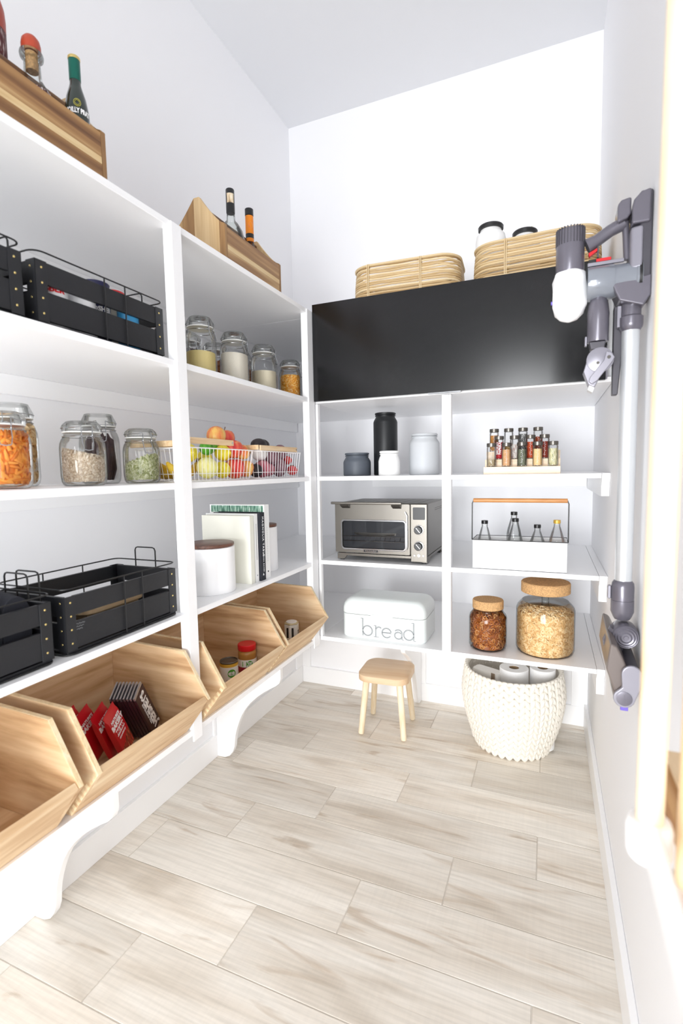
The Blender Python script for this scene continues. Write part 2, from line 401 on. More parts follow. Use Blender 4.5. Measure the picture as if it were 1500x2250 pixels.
# ---------------------------------------------------------------- shelving
prof = [(.0, Z2-TH), (.335, Z2-TH), (.335, .392), (.328, .372), (.312, .358), (.285, .342), (.254, .322), (.222, .298), (.19, .268),
        (.163, .236), (.143, .205), (.128, .172), (.116, .140), (.108, .112), (.104, .085), (.101, .060), (.092, .036), (.075, .014), (.052, .003), (.03, .001), (.012, .001)]
sh = thing('shelving_unit', 'white built-in shelves of five boards along the left wall, on scrolled brackets', 'shelving', (0, -1.2, 0))
for z in (Z2, Z3, Z4, Z5, Z6):
    obj('shelf_board', G().box(.0, DL, -2.6, -.7025, z-TH, z), M['white'], sh, .0015, True)
    obj('shelf_board', G().box(.0, DL, -.7015, -.001, z-TH, z), M['white'], sh, .0015, True)
    if z > Z2: obj('wall_cleat', G().box(.0, .016, -2.6, -.017, z-TH-.052, z-TH), M['white'], sh, .0015, True)
for y0, y1 in ((-1.505, -1.468), (-.765, -.712), (-2.56, -2.523)):
    obj('post', G().box(DL+.0003, DL+.005, y0, y1, Z2-TH-.016, Z6-.002), M['white'], sh, .002, True)
    for a, b in ((Z2, Z3), (Z3, Z4), (Z4, Z5), (Z5, Z6)):
        obj('post_backing', G().box(DL-.022, DL, y0, y1-.001, a, b-TH), M['white'], sh, .001, True)
for yc in (-1.656, -.82, -2.45):
    obj('bracket', G().prism([(max(x, .0115), z) for x, z in prof], 'y', yc-.011, yc+.011), M['white'], sh, .003, True)

sb = thing('shelving_unit', 'white built-in shelves of three boards across the back wall beside the corner', 'shelving', (.95, -.35, 0))
for z in (Z2, Z3, Z4):
    obj('shelf_board', G().box(DL+.001, RW-.026, DB, -.001, z-TH, z), M['white'], sb, .0015, True)
    obj('wall_cleat', G().box(DL+.001, RW-.026, -.016, 0, z-TH-.052, z-TH) if z > Z2 else G().box(DL+.001, RW-.026, -.018, -.0115, z-TH-.04, z-TH), M['white'], sb, .0015, True)
    # cleat along the right wall with a coved front end
    h = {Z2: .078, Z3: .075, Z4: .06}[z]
    obj('side_bracket', G().prism([(0-.001, z), (DB+.002, z), (DB+.002, z-TH-.002), (DB+.012, z-TH-.012), (DB+.022, z-TH-.022), (DB+.022, z-TH-h), (DB+.06, z-TH-h-.002), (-.001, z-TH-h-.002)], 'x', RW-.025, RW-.0005), M['white'], sb, .0015, True)
obj('post', G().box(.958, .983, DB-.006, DB-.0005, Z2-TH-.006, Z5-TH-.002), M['white'], sb, .002, True)
for a, b in ((Z2, Z3), (Z3, Z4), (Z4, Z5)):
    obj('post_backing', G().box(.964, .990, DB, DB+.03, a, b-TH-(.002 if b == Z5 else 0)), M['white'], sb, .001, True)
    obj('post_backing', G().box(DL+.001, DL+.012, DB, DB+.02, a, b-TH-(.002 if b == Z5 else 0)), M['white'], sb, .001, True)
obj('bracket', G().prism([(-max(x, .0115), z) for x, z in prof], 'x', .690, .712), M['white'], sb, .003, True)

# black-fronted wall cabinet
cb = thing('wall_cabinet', 'white wall cabinet with a wide black flap door above the back shelves', 'cabinet', (.96, -.35, Z5))
obj('bottom_board', G().box(DL+.001, RW-.002, DB, -.001, Z5-TH, Z5), M['white'], cb, .001, True)
obj('top_board', G().box(DL+.001, RW-.002, DB, -.001, Z6-TH, Z6), M['white'], cb, .001, True)
obj('side_panel', G().box(DL+.001, DL+.016, DB, -.018, Z5, Z6-TH), M['white'], cb, .001, True)
obj('side_panel', G().box(RW-.018, RW-.002, DB+.03, -.018, Z5, Z6-TH), M['white'], cb, .001, True)
obj('back_panel', G().box(DL+.017, RW-.019, -.010, -.001, Z5, Z6-TH), M['white'], cb, 0, True)
door = obj('door', G().box(.4595, 1.477, DB-.022, DB-.003, 1.4935, 1.8625), M['black'], cb, .001, True)
obj('finger_grip', G().box(.912, 1.028, DB-.026, DB-.010, 1.4895, 1.4930), M['chrome'], door, 0, False)
bpy.data.objects['finger_grip'].data.transform(Matrix.Translation(-Vector((.96, -.35, Z5))))
obj('lift_arm', G().tube([(1.4785, -.66, 1.54), (1.4785, -.71, 1.60)], .003, 6).box(1.4755, 1.482, -.715, -.65, 1.497, 1.525), M['vaclight'], cb, 0, True)

# ---------------------------------------------------------------- wooden pick bins on the lowest left shelf
def make_bin(y0, y1, label):
    Wd = y1-y0; t = .011
    b = thing('wooden_bin', label, 'bin', (0, y0, Z2), 0, 'slant-fronted wooden bins along the lowest shelf')
    side = [(.195, 0), (.445, 0), (.525, .104), (.452, .222), (.195, .228)]
    for a in (0, Wd-t):
        s = obj('side_panel', G().prism(side, 'y', a, a+t), M['bin_x'], b, .0012)
        # pale cut edge along the slanting mouth
        e = G()
        for (p, q) in ((side[2], side[3]), (side[3], side[4])):
            d = Vector((q[0]-p[0], q[1]-p[1])).normalized(); nx, nz = d.y, -d.x
            e.prism([(p[0]+nx*.0002, p[1]+nz*.0002), (p[0]+nx*.0009, p[1]+nz*.0009), (q[0]+nx*.0009, q[1]+nz*.0009), (q[0]+nx*.0002, q[1]+nz*.0002)], 'y', a+.0008, a+t-.0008)
        obj('cut_edge', e, M['binedge'], s)
    obj('back_panel', G().box(.195, .206, t+.0003, Wd-t-.0003, .011, .226), M['bin_y'], b, .001)
    obj('bottom_panel', G().box(.196, .444, t+.0003, Wd-t-.0003, 0, .0105), M['bin_y'], b, .001)
    # slanting front board
    d = Vector((.08, .104)).normalized(); n = Vector((-d.y, d.x))*.011
    f = obj('front_panel', G().prism([(.445, 0), (.525, .104), (.525+n.x, .104+n.y+.004), (.445+n.x, n.y)], 'y', t+.0003, Wd-t-.0003), M['bin_y'], b, .0012)
    # finger joints showing on the near side
    j = G()
    for k in range(8):
        p = Vector((.445, 0)) + d*(.131*(k+.15)/8); q = p + d*(.0082)
        j.prism([(p.x+n.x*.03, p.y+n.y*.03), (q.x+n.x*.03, q.y+n.y*.03), (q.x+n.x, q.y+n.y), (p.x+n.x, p.y+n.y)], 'y', -.0006, .0)
    obj('finger_joint', j, M['binedge'], f)
    return b
make_bin(-2.235, -1.893, 'wooden bin nearest the camera at the left frame edge, holding a tin')
make_bin(-1.862, -1.515, 'wooden bin holding chocolate bars and red fruit bars')
make_bin(-1.455, -1.118, 'wooden bin holding a jar with a red lid and a tin')
make_bin(-1.103, -.770, 'wooden bin nearest the corner, holding one white carton')

# ---------------------------------------------------------------- black crates
def make_crate(y0, y1, x0, x1, z, label, H=.120, group='black slatted crates with brass rivets', wires=(.47, .64)):
    L = y1-y0; D = x1-x0
    c = thing('bottle_crate', label, 'crate', ((x0+x1)/2, (y0+y1)/2, z), 0, group)
    hx, hy = D/2, L/2; t = .008
    for za, zb in ((.012, .066), (.080, H)):
        obj('slat', G().box(hx-t, hx, -hy+.022, hy-.022, za, zb), M['blackwood'], c, .0008)
        obj('slat', G().box(-hx, -hx+t, -hy+.022, hy-.022, za, zb), M['blackwood'], c, .0008)
        obj('slat', G().box(-hx+t, hx-t, -hy, -hy+t, za, zb), M['blackwood'], c, .0008)
        obj('slat', G().box(-hx+t, hx-t, hy-t, hy, za, zb), M['blackwood'], c, .0008)
    obj('base_board', G().box(-hx+.001, hx-.001, -hy+.001, hy-.001, .003, .0085), M['blackwood'], c, .0008)
    for sx in (-1, 1):
        for sy in (-1, 1):
            x, y = sx*hx, sy*hy
            g = G().box(*sorted((x, x+sx*.0015)), *sorted((y+sy*.0015, y-sy*.023)), .0085, H+.001).box(*sorted((x+sx*.0015, x-sx*.023)), *sorted((y, y+sy*.0015)), .0085, H+.001)
            p = obj('corner_post', g, M['blackwood'], c, .0005)
            for k in range(4):
                zz = .024+k*.028
                obj('rivet', G().ell((x+sx*.0015, y-sy*.012, zz), .0009, .0023, .0023, 8, 5), M['brass'], p)
                obj('rivet', G().ell((x-sx*.012, y+sy*.0015, zz), .0023, .0009, .0023, 8, 5), M['brass'], p)
    zr = H+.016; R = .004; rx, ry = hx+.004, hy+.003
    obj('wire_rail', G().tube(rrect(rx, ry, .02, zr), .0017, 6, True), M['wire'], c)
    obj('wire_rail', G().tube(rrect(rx, ry, .02, .0028), .0024, 6, True), M['wire'], c)
    for sx, f in [(1, q) for q in wires] + [(-1, .33), (-1, .67)]:
        y = -hy + L*f
        obj('upright_wire', G().tube([(sx*(rx-.0005), y, .003), (sx*(rx-.0005), y, zr)], .0016, 6), M['wire'], c)
    for s in (-1, 1):
        y = s*(hy+.0035); a, zt = .034, zr+.034
        obj('wire_handle', G().tube([(-a, y, .07), (-a, y, zt-.008), (-a+.003, y, zt-.002), (-a+.009, y, zt), (a-.009, y, zt), (a-.003, y, zt-.002), (a, y, zt-.008), (a, y, .07)], .0018, 6), M['wire'], c)
    return c
cr3 = make_crate(-1.837, -1.520, .235, .432, Z3, 'open black crate with a wooden board inside, on the shelf over the bins')
cr3b = make_crate(-2.195, -1.868, .235, .432, Z3, 'black crate packed with folded black cloth, at the left frame edge')
cr5 = make_crate(-1.852, -1.522, .235, .432, Z5, 'black crate full of tins on the upper shelf, beside the post')
cr5b = make_crate(-2.205, -1.880, .235, .432, Z5, 'black crate on the upper shelf, cut off by the left frame edge')
# printed lines on the lower crate
g = G()
for k in range(3):
    g.tube([(.0985, -.142+.002*k+.0025*i, .0605-.0055*k+.0013*math.sin(i*2.3+k)) for i in range(12-2*k)], .0004, 4)
obj('printed_label', g, M['greytext'], cr3)
# wooden board lying in the crate
b = thing('cutting_board', 'light wooden board lying inside the open black crate', 'board', (.345, -1.665, Z3+.0105), .05)
obj('board', G().loft([rrect(.045, .095, .03, .045), rrect(.045, .095, .03, .062)], smooth=False), M['bamboo'], b, .003)
obj('foot', G().box(-.03, .03, -.08, .08, 0, .0448), M['bamboo'], b, .002)
# folded black cloth in the near crate
b = thing('folded_cloth', 'folded black quilted cloth filling the near black crate', 'cloth', (.333, -2.03, Z3+.0098))
for k, (a, h) in enumerate(((-.112, .130), (-.055, .137), (.0, .142), (.056, .138), (.112, .131))):
    g = G(); rings = []
    for i in range(9):
        x = -.076+.152*i/8; dz = .007*math.cos(x*20)
        rings.append([(x, a+.028*math.cos(q)*.98, (h+dz)/2 + (h+dz)/2*math.copysign(abs(math.sin(q))**.5, math.sin(q))) for q in [2*PI*j/14 for j in range(14)]])
    obj('fold', g.loft(rings), mat('black_fabric', '22232B', .95, bump=.5, bscale=150) if k == 0 else bpy.data.materials['black_fabric'], b)

# tins and packets in the upper crates
def tin(name, label, x, y, z, r, h, body, lid=None, group=None, cat='tin', lidmat=None):
    t = thing(name, label, cat, (x, y, z), 0, group)
    obj('body', G().lathe([(r-.0015, 0), (r, .002), (r-.0008, .004), (r-.0008, h-.004), (r, h-.002), (r-.0015, h)], 26), body, t)
    obj('lid', G().lathe([(r-.002, h+.0001), (r-.0035, h+.0008)], 26), lidmat or M['steel'], t)
    return t
M['navy'] = mat('navy_label', '1E1F4A', .4); M['bluelabel'] = mat('light_blue_label', '3F9BD0', .4); M['cream'] = mat('cream_label', 'E8E2CF', .5)
M['tinsilver'] = mat('plain_tin', 'B9BCC4', .3, .8)
zb = Z5+.0088
t = tin('tin_can', 'white tin with red letters seen through the crate slats', .392, -1.79, zb, .031, .088, mat('white_label', 'ECECEE', .5), group='tins in the upper black crate')
text('BBER', .017, M['red'], t, Matrix.Rotation(math.radians(55), 4, 'Z') @ FY(0, 0, .072) if False else Matrix.Rotation(math.radians(62), 4, 'Z') @ Matrix.Translation((0, 0, .073)) @ Matrix.Rotation(0, 4, 'Z'), bend=.0312, bold=.0006)
tin('plastic_tub', 'plain white tub next to the red lettered tin in the upper crate', .392, -1.722, zb, .030, .090, bpy.data.materials['white_label'], group='tins in the upper black crate', cat='tub')
t = tin('tin_can', 'dark navy tin with white letters, poking above the upper crate', .372, -1.665, zb, .031, .135, M['navy'], lidmat=M['navy'], group='tins in the upper black crate')
text('KOSHER', .014, M['whitetext'], t, Matrix.Rotation(math.radians(66), 4, 'Z') @ Matrix.Translation((0, 0, .0735)), bend=.0312, bold=.0006)
t = tin('plastic_jar', 'jar with a red lid poking above the upper crate', .355, -1.600, zb, .028, .125, M['cream'], lidmat=M['red'], cat='jar', group='tins in the upper black crate')
obj('screw_cap', G().cyl(.0285, .126, .138, 24, ch=.002), M['red'], t)
tin('tin_can', 'navy and light blue tin behind the wires of the upper crate', .398, -1.598, zb, .0245, .100, M['bluelabel'], group='tins in the upper black crate')
t = thing('bottle', 'clear bottle lying on its side in the right end of the upper crate', 'bottle', (.375, -1.56, zb+.036), PI/2)
obj('body', G().lathe([(.002, -.03), (.022, -.028), (.024, -.02), (.024, .018), (.018, .026), (.009, .03), (.009, .034)], 18, xf=Matrix.Rotation(PI/2, 4, 'Y')), M['tinsilver'], t)
t = thing('packet', 'flat silver packet under the side bottle in the upper crate', 'packet', (.375, -1.57, zb))
obj('pouch', G().loft([rrect(.035, .03, .006, .0), rrect(.04, .035, .006, .004), rrect(.036, .032, .006, .011)]), M['tinsilver'], t)
for k, (y, c) in enumerate(((-1.935, 'navy'), (-2.0, 'tinsilver'), (-2.065, 'navy'))):
    t = tin('tin_can', ['dark tin nearest the riveted corner of the cut-off upper crate', 'silver tin behind the slats of the cut-off upper crate', 'dark tin by the left frame edge in the upper crate'][k], .392, y, zb, .029, .095, M[c])

# ---------------------------------------------------------------- clamp-lid glass jars
def pile(kind, R, h, n, top=0, slope=(0, 0)):
    """loose pieces against the glass and over the top of a solid core"""
    g = G(); rnd = random.Random(int(n*7+h*1000))
    def put(p, s=1):
        rx, ry, rz = rnd.random()*6.3, rnd.random()*6.3, rnd.random()*6.3; xf = T(*p, rx, ry, rz); v = rnd.random()
        if kind in ('ring', 'pretzel') and s == 1:
            xf = Matrix.Translation(p) @ Matrix.Rotation(math.atan2(p[1], p[0]), 4, 'Z') @ Matrix.Rotation(PI/2+rnd.uniform(-.55, .55), 4, 'Y') @ Matrix.Rotation(rnd.uniform(-.5, .5), 4, 'X') @ Matrix.Rotation(rz, 4, 'Z')
        if kind == 'ring': g.tube([(.0062*math.cos(a), .0062*math.sin(a), 0) for a in [2*PI*i/9 for i in range(9)]], .0025, 5, True, xf, val=v)
        elif kind == 'pretzel':
            pts = [(.0105*math.sin(a)*(1-.25*math.cos(a)), .0085*math.cos(a)-.006*math.cos(2*a)*.4, .0012*math.sin(3*a)) for a in [2*PI*i/12 for i in range(12)]]
            g.tube(pts, .0019, 5, True, xf, val=v); g.tube([(-.006, -.005, 0), (0, .001, .002), (.003, .006, 0)], .0018, 5, False, xf, val=v); g.tube([(.006, -.005, 0), (0, .001, -.001), (-.003, .006, 0)], .0018, 5, False, xf, val=v)
        elif kind == 'stick': g.ell((0, 0, 0), .019*s, .0042, .0036, 8, 6, xf, v)
        elif kind == 'nut': g.tube([(.008*math.cos(a), .008*math.sin(a), 0) for a in [-1.7+3.4*i/6 for i in range(7)]], [.002, .004, .0048, .005, .0046, .004, .002], 6, False, xf, val=v)
        elif kind == 'flake': g.ell((0, 0, 0), .0042, .0028, .0011, 6, 4, xf, v)
        elif kind == 'seed': g.ell((0, 0, 0), .0058, .0034, .0013, 6, 4, xf, v)
        elif kind == 'kernel': g.ell((0, 0, 0), .0042, .0034, .0026, 6, 5, xf, v)
        elif kind == 'bean': g.ell((0, 0, 0), .008, .0052, .0046, 8, 6, xf, v)
        elif kind == 'grain': g.ell((0, 0, 0), .0019, .0011, .0010, 5, 4, xf, v)
    pad = {'ring': .005, 'pretzel': .0065, 'stick': .007, 'nut': .007, 'flake': .002, 'seed': .0025, 'kernel': .0036, 'bean': .0065, 'grain': .0012}[kind]
    ax, ay = slope
    for i in range(n):
        a = rnd.random()*2*PI; z0 = pad
        zt = h + ax*R*math.cos(a) + ay*R*math.sin(a)
        z = z0 + (zt-z0)*rnd.random(); r = R - pad - .001
        if kind == 'stick': z = max(z, .008)
        put((r*math.cos(a), r*math.sin(a), z))
    for i in range(int(top)):
        a = rnd.random()*2*PI; r = (R-pad*1.2)*math.sqrt(rnd.random()); x, y = r*math.cos(a), r*math.sin(a)
        put((x, y, h + ax*x + ay*y + .004*rnd.random() - pad*.2), .999)
    m = 24; rc = R-pad*1.4
    vs = [(rc*math.cos(2*PI*i/m), rc*math.sin(2*PI*i/m), .001) for i in range(m)] + [(rc*math.cos(2*PI*i/m), rc*math.sin(2*PI*i/m), h-pad*.6 + ax*rc*math.cos(2*PI*i/m) + ay*rc*math.sin(2*PI*i/m)) for i in range(m)]
    g.add(vs, [tuple(range(m))[::-1], tuple(range(m, 2*m))] + [(i, (i+1) % m, m+(i+1) % m, m+i) for i in range(m)], False, val=.15)
    return g
M['c_stick'] = speck('orange_snack_sticks', ['D9781A', 'F29A2E', 'FBB04A', 'F5A23A'])
M['c_nut'] = speck('cashews', ['D2A468', 'E6C28A', 'F2D8A8', 'E2B87C'])
M['c_oat'] = speck('rolled_oats', ['B9A287', 'D5C4AC', 'E6D9C5', 'F0E6D6'])
M['c_seed'] = speck('green_pumpkin_seeds', ['9AA268', 'C2C690', 'DADCB4', 'ECECD4'])
M['c_corn'] = speck('popcorn_kernels', ['D9901C', 'EDAB37', 'F7C564', 'FBE0A0'])
M['c_almond'] = speck('brown_nuts', ['8A4E28', 'A8663A', 'C07F4E', '96592F'])
M['c_bean'] = speck('dark_beans', ['3A3038', '554850', '6A5A60', '40353C'])
M['c_rice'] = speck('pale_rice', ['E4DAC6', 'EFE8D8', 'F6F1E6', 'EDE5D4'])
M['c_yellow'] = mat('yellow_cornmeal', 'EFDD9C', .9, bump=.3, bscale=900, var=.05)
M['c_flour'] = mat('white_grain', 'EDE6D8', .9, bump=.4, bscale=700, var=.06)
M['c_beige'] = mat('cream_meal', 'E9DFC6', .9, bump=.4, bscale=700, var=.06)
M['c_pretzel'] = speck('pretzel_crust', ['7A3E18', 'A0581F', 'BC7430', 'D19A5C'], .35)
M['c_ring'] = speck('oat_rings', ['C79B62', 'DDB981', 'EACB98', 'F2DDB4'])
M['c_pod'] = mat('dark_vanilla_pods', '3B2226', .6, bump=.4, bscale=120)
def clamp_jar(label, x, y, z, R, H, rot, content=None, group='clamp-lid glass jars', name='clamp_jar'):
    t = thing(name, label, 'jar', (x, y, z), rot, group)
    hb = H*.80; rn = R*.80
    outer = [(R*.80, 0), (R*.90, .003), (R*.97, .010), (R, .022), (R, hb*.72), (R*.97, hb*.82), (R*.90, hb*.90), (rn, hb*.955), (rn*.98, hb), (rn+.001, hb+.002)]
    obj('glass_body', G().lathe(outer, 32, cap=False).lathe([(R*.80, .0), (.0001, .0)], 32, cap=False).lathe([(R*.86, .007), (.0001, .006)], 32, cap=False), M['glass'], t)
    zl = hb+.006
    obj('rubber_seal', G().lathe([(rn-.004, hb+.0022), (rn+.0022, hb+.0026), (rn+.0022, hb+.0052), (rn-.004, hb+.0056)], 28), M['rubber'], t)
    obj('glass_lid', G().lathe([(rn+.001, zl), (rn+.003, zl+.002), (rn+.003, zl+.011), (rn+.001, zl+.015), (rn-.006, H-.001), (rn-.010, H), (.0001, H-.002)], 32, cap=False).lathe([(rn-.004, zl+.002), (rn-.008, H-.005), (.0001, H-.005)], 32, cap=False), M['glass'], t)
    w = G(); r1 = rn+.0022
    w.tube([(r1*math.cos(a), r1*math.sin(a), hb-.006) for a in [2*PI*i/24 for i in range(24)]], .0011, 5, True)
    r2 = rn+.0042
    w.tube([(r2*math.cos(a), r2*math.sin(a), zl+.007) for a in [.5+(2*PI-1.0)*i/24 for i in range(25)]], .0010, 5)
    for s in (-1, 1):
        yy = s*.011
        w.tube([(r2*math.cos(.5)-.0, s*r2*math.sin(.5), zl+.007), (r1+.003, yy, zl+.010), (r1+.006, yy, zl+.004), (r1+.004, yy, hb-.008), (r1+.010, yy, hb-.022), (r1+.014, yy*.8, hb-.036)], .0011, 5)
        w.tube([(r1+.002+.004*math.cos(a), yy, hb-.004+.004*math.sin(a)) for a in [2*PI*i/8 for i in range(8)]], .0009, 5, True)
    w.tube([(r1+.014, -.0088, hb-.036), (r1+.0145, 0, hb-.038), (r1+.014, .0088, hb-.036)], .0011, 5)
    obj('wire_clamp', w, M['clampwire'], t)
    if content:
        kind, h, n, top, mm, slope = content; Ri = R-.0045
        if kind == 'powder':
            m = 28; g = G(); prof = [(R*.80, .009), (Ri, .02), (Ri, h)]
            g.lathe(prof, 28, cap=True); k = len(g.v)-28
            for i in range(28):
                xx, yy, zz = g.v[k+i]; g.v[k+i] = (xx, yy, zz + slope[0]*xx + slope[1]*yy)
            o = obj('contents', g, mm, t)
        else:
            g = pile(kind, Ri, h, n, top, slope); g.v = [(a, b, max(c+.0085, .0085)) for a, b, c in g.v]
            # keep the filling inside the rounded heel of the jar
            vv = []
            for a, b, c in g.v:
                lim = R*.83 + (Ri-R*.83)*min(1, max(0, (c-.008)/.014)); r = math.hypot(a, b)
                if r > lim: a, b = a*lim/r, b*lim/r
                vv.append((a, b, c))
            g.v = vv
            obj('contents', g, mm, t, kind='stuff')
    return t
cam_rot = math.radians(-42)
GJ = 'clamp-lid jars on the left middle shelf'
clamp_jar('clamp jar full of orange snack sticks, cut off by the left frame edge', .330, -1.868, Z4, .0485, .150, math.radians(-28), ('stick', .088, 260, 60, M['c_stick'], (0, 0)), GJ)
clamp_jar('tall clamp jar of cashews behind the orange snack sticks', .175, -1.742, Z4, .0520, .190, math.radians(-40), ('nut', .125, 300, 60, M['c_nut'], (0, 0)), GJ)
clamp_jar('clamp jar more than half full of rolled oats', .335, -1.690, Z4, .0480, .145, math.radians(-28), ('flake', .062, 1500, 500, M['c_oat'], (-.12, -.22)), GJ)
pj = clamp_jar('tall clamp jar holding dark pods, behind the oats', .200, -1.522, Z4, .0500, .185, math.radians(-35), None, GJ)
for k in range(9):
    a = -1.9+k*.42; r = .026; x, y = r*math.cos(a), r*math.sin(a)
    obj('pod', G().tube([(x, y, .010), (x*1.2, y*1.2, .04), (x*1.15+.002*math.sin(k), y*1.15, .075), (x*1.1, y*1.1, .105+.006*(k % 3)), (x*.8, y*.8, .126+.008*(k % 2))], [.005, .0085, .0075, .0065, .003], 8), M['c_pod'], pj)
clamp_jar('clamp jar half full of green pumpkin seeds, beside the post', .315, -1.492, Z4, .0462, .143, math.radians(-25), ('seed', .050, 900, 350, M['c_seed'], (.25, .28)), GJ)
GK = 'clamp-lid jars on the upper shelf by the corner'
clamp_jar('largest clamp jar, with yellow cornmeal, beside the post', .370, -1.296, Z5, .0455, .168, math.radians(-5), ('powder', .066, 0, 0, M['c_yellow'], (0, -.05)), GK)
clamp_jar('clamp jar filled high with white grain, second from the post', .370, -1.126, Z5, .0470, .165, math.radians(-5), ('powder', .094, 0, 0, M['c_flour'], (.0, -.08)), GK)
clamp_jar('clamp jar of pale meal, third from the post', .370, -.945, Z5, .0470, .165, math.radians(-5), ('powder', .072, 0, 0, M['c_beige'], (.0, .0)), GK)
clamp_jar('smallest clamp jar, of golden popcorn kernels, nearest the corner', .370, -.748-.0, Z5, .0440, .150, math.radians(-5), ('kernel', .078, 900, 250, M['c_corn'], (0, 0)), GK)
clamp_jar('clamp jar of dark beans behind the yellow cornmeal', .245, -1.20, Z5, .0455, .160, 0, ('bean', .095, 260, 50, M['c_bean'], (0, 0)), GK)
clamp_jar('clamp jar of brown nuts behind the white grain', .245, -1.06, Z5, .0455, .160, 0, ('bean', .085, 260, 50, M['c_almond'], (0, 0)), GK)
clamp_jar('clamp jar of brown seeds behind the pale meal', .245, -.90, Z5, .0455, .160, 0, ('kernel', .085, 700, 150, M['c_almond'], (0, 0)), GK)
clamp_jar('clamp jar of cork-brown nuts behind the post, beside the upper crate', .290, -1.435, Z5, .0440, .165, 0, ('bean', .085, 260, 50, M['c_nut'], (0, 0)), GK)

# ---------------------------------------------------------------- wire fruit baskets
def fruit_basket(label, x, y0, y1, D, straps, nb):
    cy = (y0+y1)/2; L = y1-y0
    t = thing('wire_basket', label, 'basket', (x, cy, Z4), 0, 'white wire baskets with bent wooden handles')
    H = .093; hx, hy = D/2, L/2; bx, by = hx-.010, hy-.012
    r = .0009
    obj('wire_rim', G().tube(rrect(hx, hy, .022, H), .0018, 6, True).tube(rrect(bx, by, .018, .0022), .0015, 6, True), M['white'], t)
    obj('wire_band', G().tube(rrect(hx-.008, hy-.0095, .02, .022), .0010, 6, True), M['white'], t)
    per = rrect(hx, hy, .022, H, 5); pb = rrect(bx, by, .018, .0022, 5)
    def walk(P, k, n):
        Ls = [(Vector(P[(i+1) % len(P)])-Vector(P[i])).length for i in range(len(P))]; tot = sum(Ls); s = tot*k/n; i = 0
        while s > Ls[i]: s -= Ls[i]; i += 1
        return Vector(P[i]).lerp(Vector(P[(i+1) % len(P)]), s/Ls[i])
    for k in range(nb):
        a, b = walk(per, k, nb), walk(pb, k, nb)
        obj('upright_wire', G().tube([a, b], r, 5), M['white'], t)
    g = G()
    for k in range(1, 14):
        yy = -by + 2*by*k/14; g.tube([(-bx, yy, .0022), (bx, yy, .0022)], .0010, 5)
    obj('base_wire', g, M['white'], t)
    for (ya, yb, sx, zz) in straps:   # bent wooden handle strips lying along the rim
        zc = zz
        h = obj('wooden_handle', G().loft([[(sx*hx+.003*q[0], yy, zc+.0085*q[1]) for q in ((-1, -1), (1, -1), (1, 1), (-1, 1))] for yy in (ya-cy, yb-cy)], smooth=False), M['bamboo'], t, .001)
        if sx > 0:
            e = yb-cy-.008 if ya < y0+.02 else ya-cy+.008
            obj('rivet', G().cyl(.0032, 0, .0012, 12, xf=T(hx+.0031, e, zc, 0, PI/2, 0)), M['chrome'], h)
    for sy in ((-1,) if straps[0][0] < y0+.02 else (1,)):
        obj('wooden_handle', G().box(-hx, hx, *sorted((sy*(hy+.001), sy*(hy+.007))), .097, .113), M['bamboo'], t, .001)
    return t
fruit_basket('wire basket of bananas, lemons and apples, running behind the post', .330, -1.440, -1.112, .200, ((-1.440, -1.238, 1, .112), (-1.440, -1.238, -1, .112)), 56)
fruit_basket('wire basket of potatoes, onion and tomatoes, nearest the corner', .330, -1.090, -.775, .200, ((-1.175+.09, -.825, 1, .104), (-1.0, -.78, -1, .104)), 54)
def fruitmat(name, cols, scale=12, bump=.15, rough=.38):
    m, nt, b = nodes(name); L = nt.links.new; N = nt.nodes.new
    tc = N('ShaderNodeTexCoord'); mp = N('ShaderNodeMapping'); mp.inputs['Scale'].default_value = (3, 3, .5); L(tc.outputs['Object'], mp.inputs[0])
    n = N('ShaderNodeTexNoise'); n.inputs['Scale'].default_value = scale; n.inputs['Detail'].default_value = 5; L(mp.outputs[0], n.inputs[0])
    r = N('ShaderNodeValToRGB'); e = r.color_ramp.elements
    while len(e) < len(cols): e.new(.5)
    for i, c in enumerate(cols): e[i].position = .32+.36*i/(len(cols)-1); e[i].color = lin(c)
    L(n.outputs[0], r.inputs[0]); L(r.outputs[0], b.inputs['Base Color']); b.inputs['Roughness'].default_value = rough
    return m
M['apple'] = fruitmat('apple_skin', ['B3202C', 'D63A3A', 'E86A4E', 'F0B070'])
M['apple2'] = fruitmat('yellow_red_apple_skin', ['D9483E', 'E88A50', 'F0C068', 'F2CE7C'])
M['lemon'] = fruitmat('lemon_skin', ['E8D21E', 'F2DF3A', 'F7EA66'], 40, .4)
M['grapefruit'] = fruitmat('pale_grapefruit_skin', ['E9E27A', 'F2EE9C', 'F6F3B8'], 40, .4)
M['lime'] = fruitmat('lime_skin', ['3E8A22', '57A62C', '6DB73C'], 30)
M['potato'] = fruitmat('purple_potato_skin', ['6A4450', '84606A', '97747C'], 30, .6, .8)
M['onion'] = fruitmat('red_onion_skin', ['8E3848', 'B05A68', 'C88490'], 14, .1, .3)
M['tomato'] = fruitmat('tomato_skin', ['B3121A', 'D0222A', 'DA3A38'], 8, .05, .25)
M['avocado'] = mat('avocado_skin', '2A2428', .5, bump=.8, bscale=120)
M['bananaskin'] = fruitmat('banana_skin', ['B78A2A', 'D9B02E', 'EAC94A'], 20)
M['stem'] = mat('brown_stem', '6B4A2C', .8); M['garlic'] = mat('garlic_skin', 'EFEDEC', .6); M['greenstem'] = mat('green_stem', '4E6B38', .8)
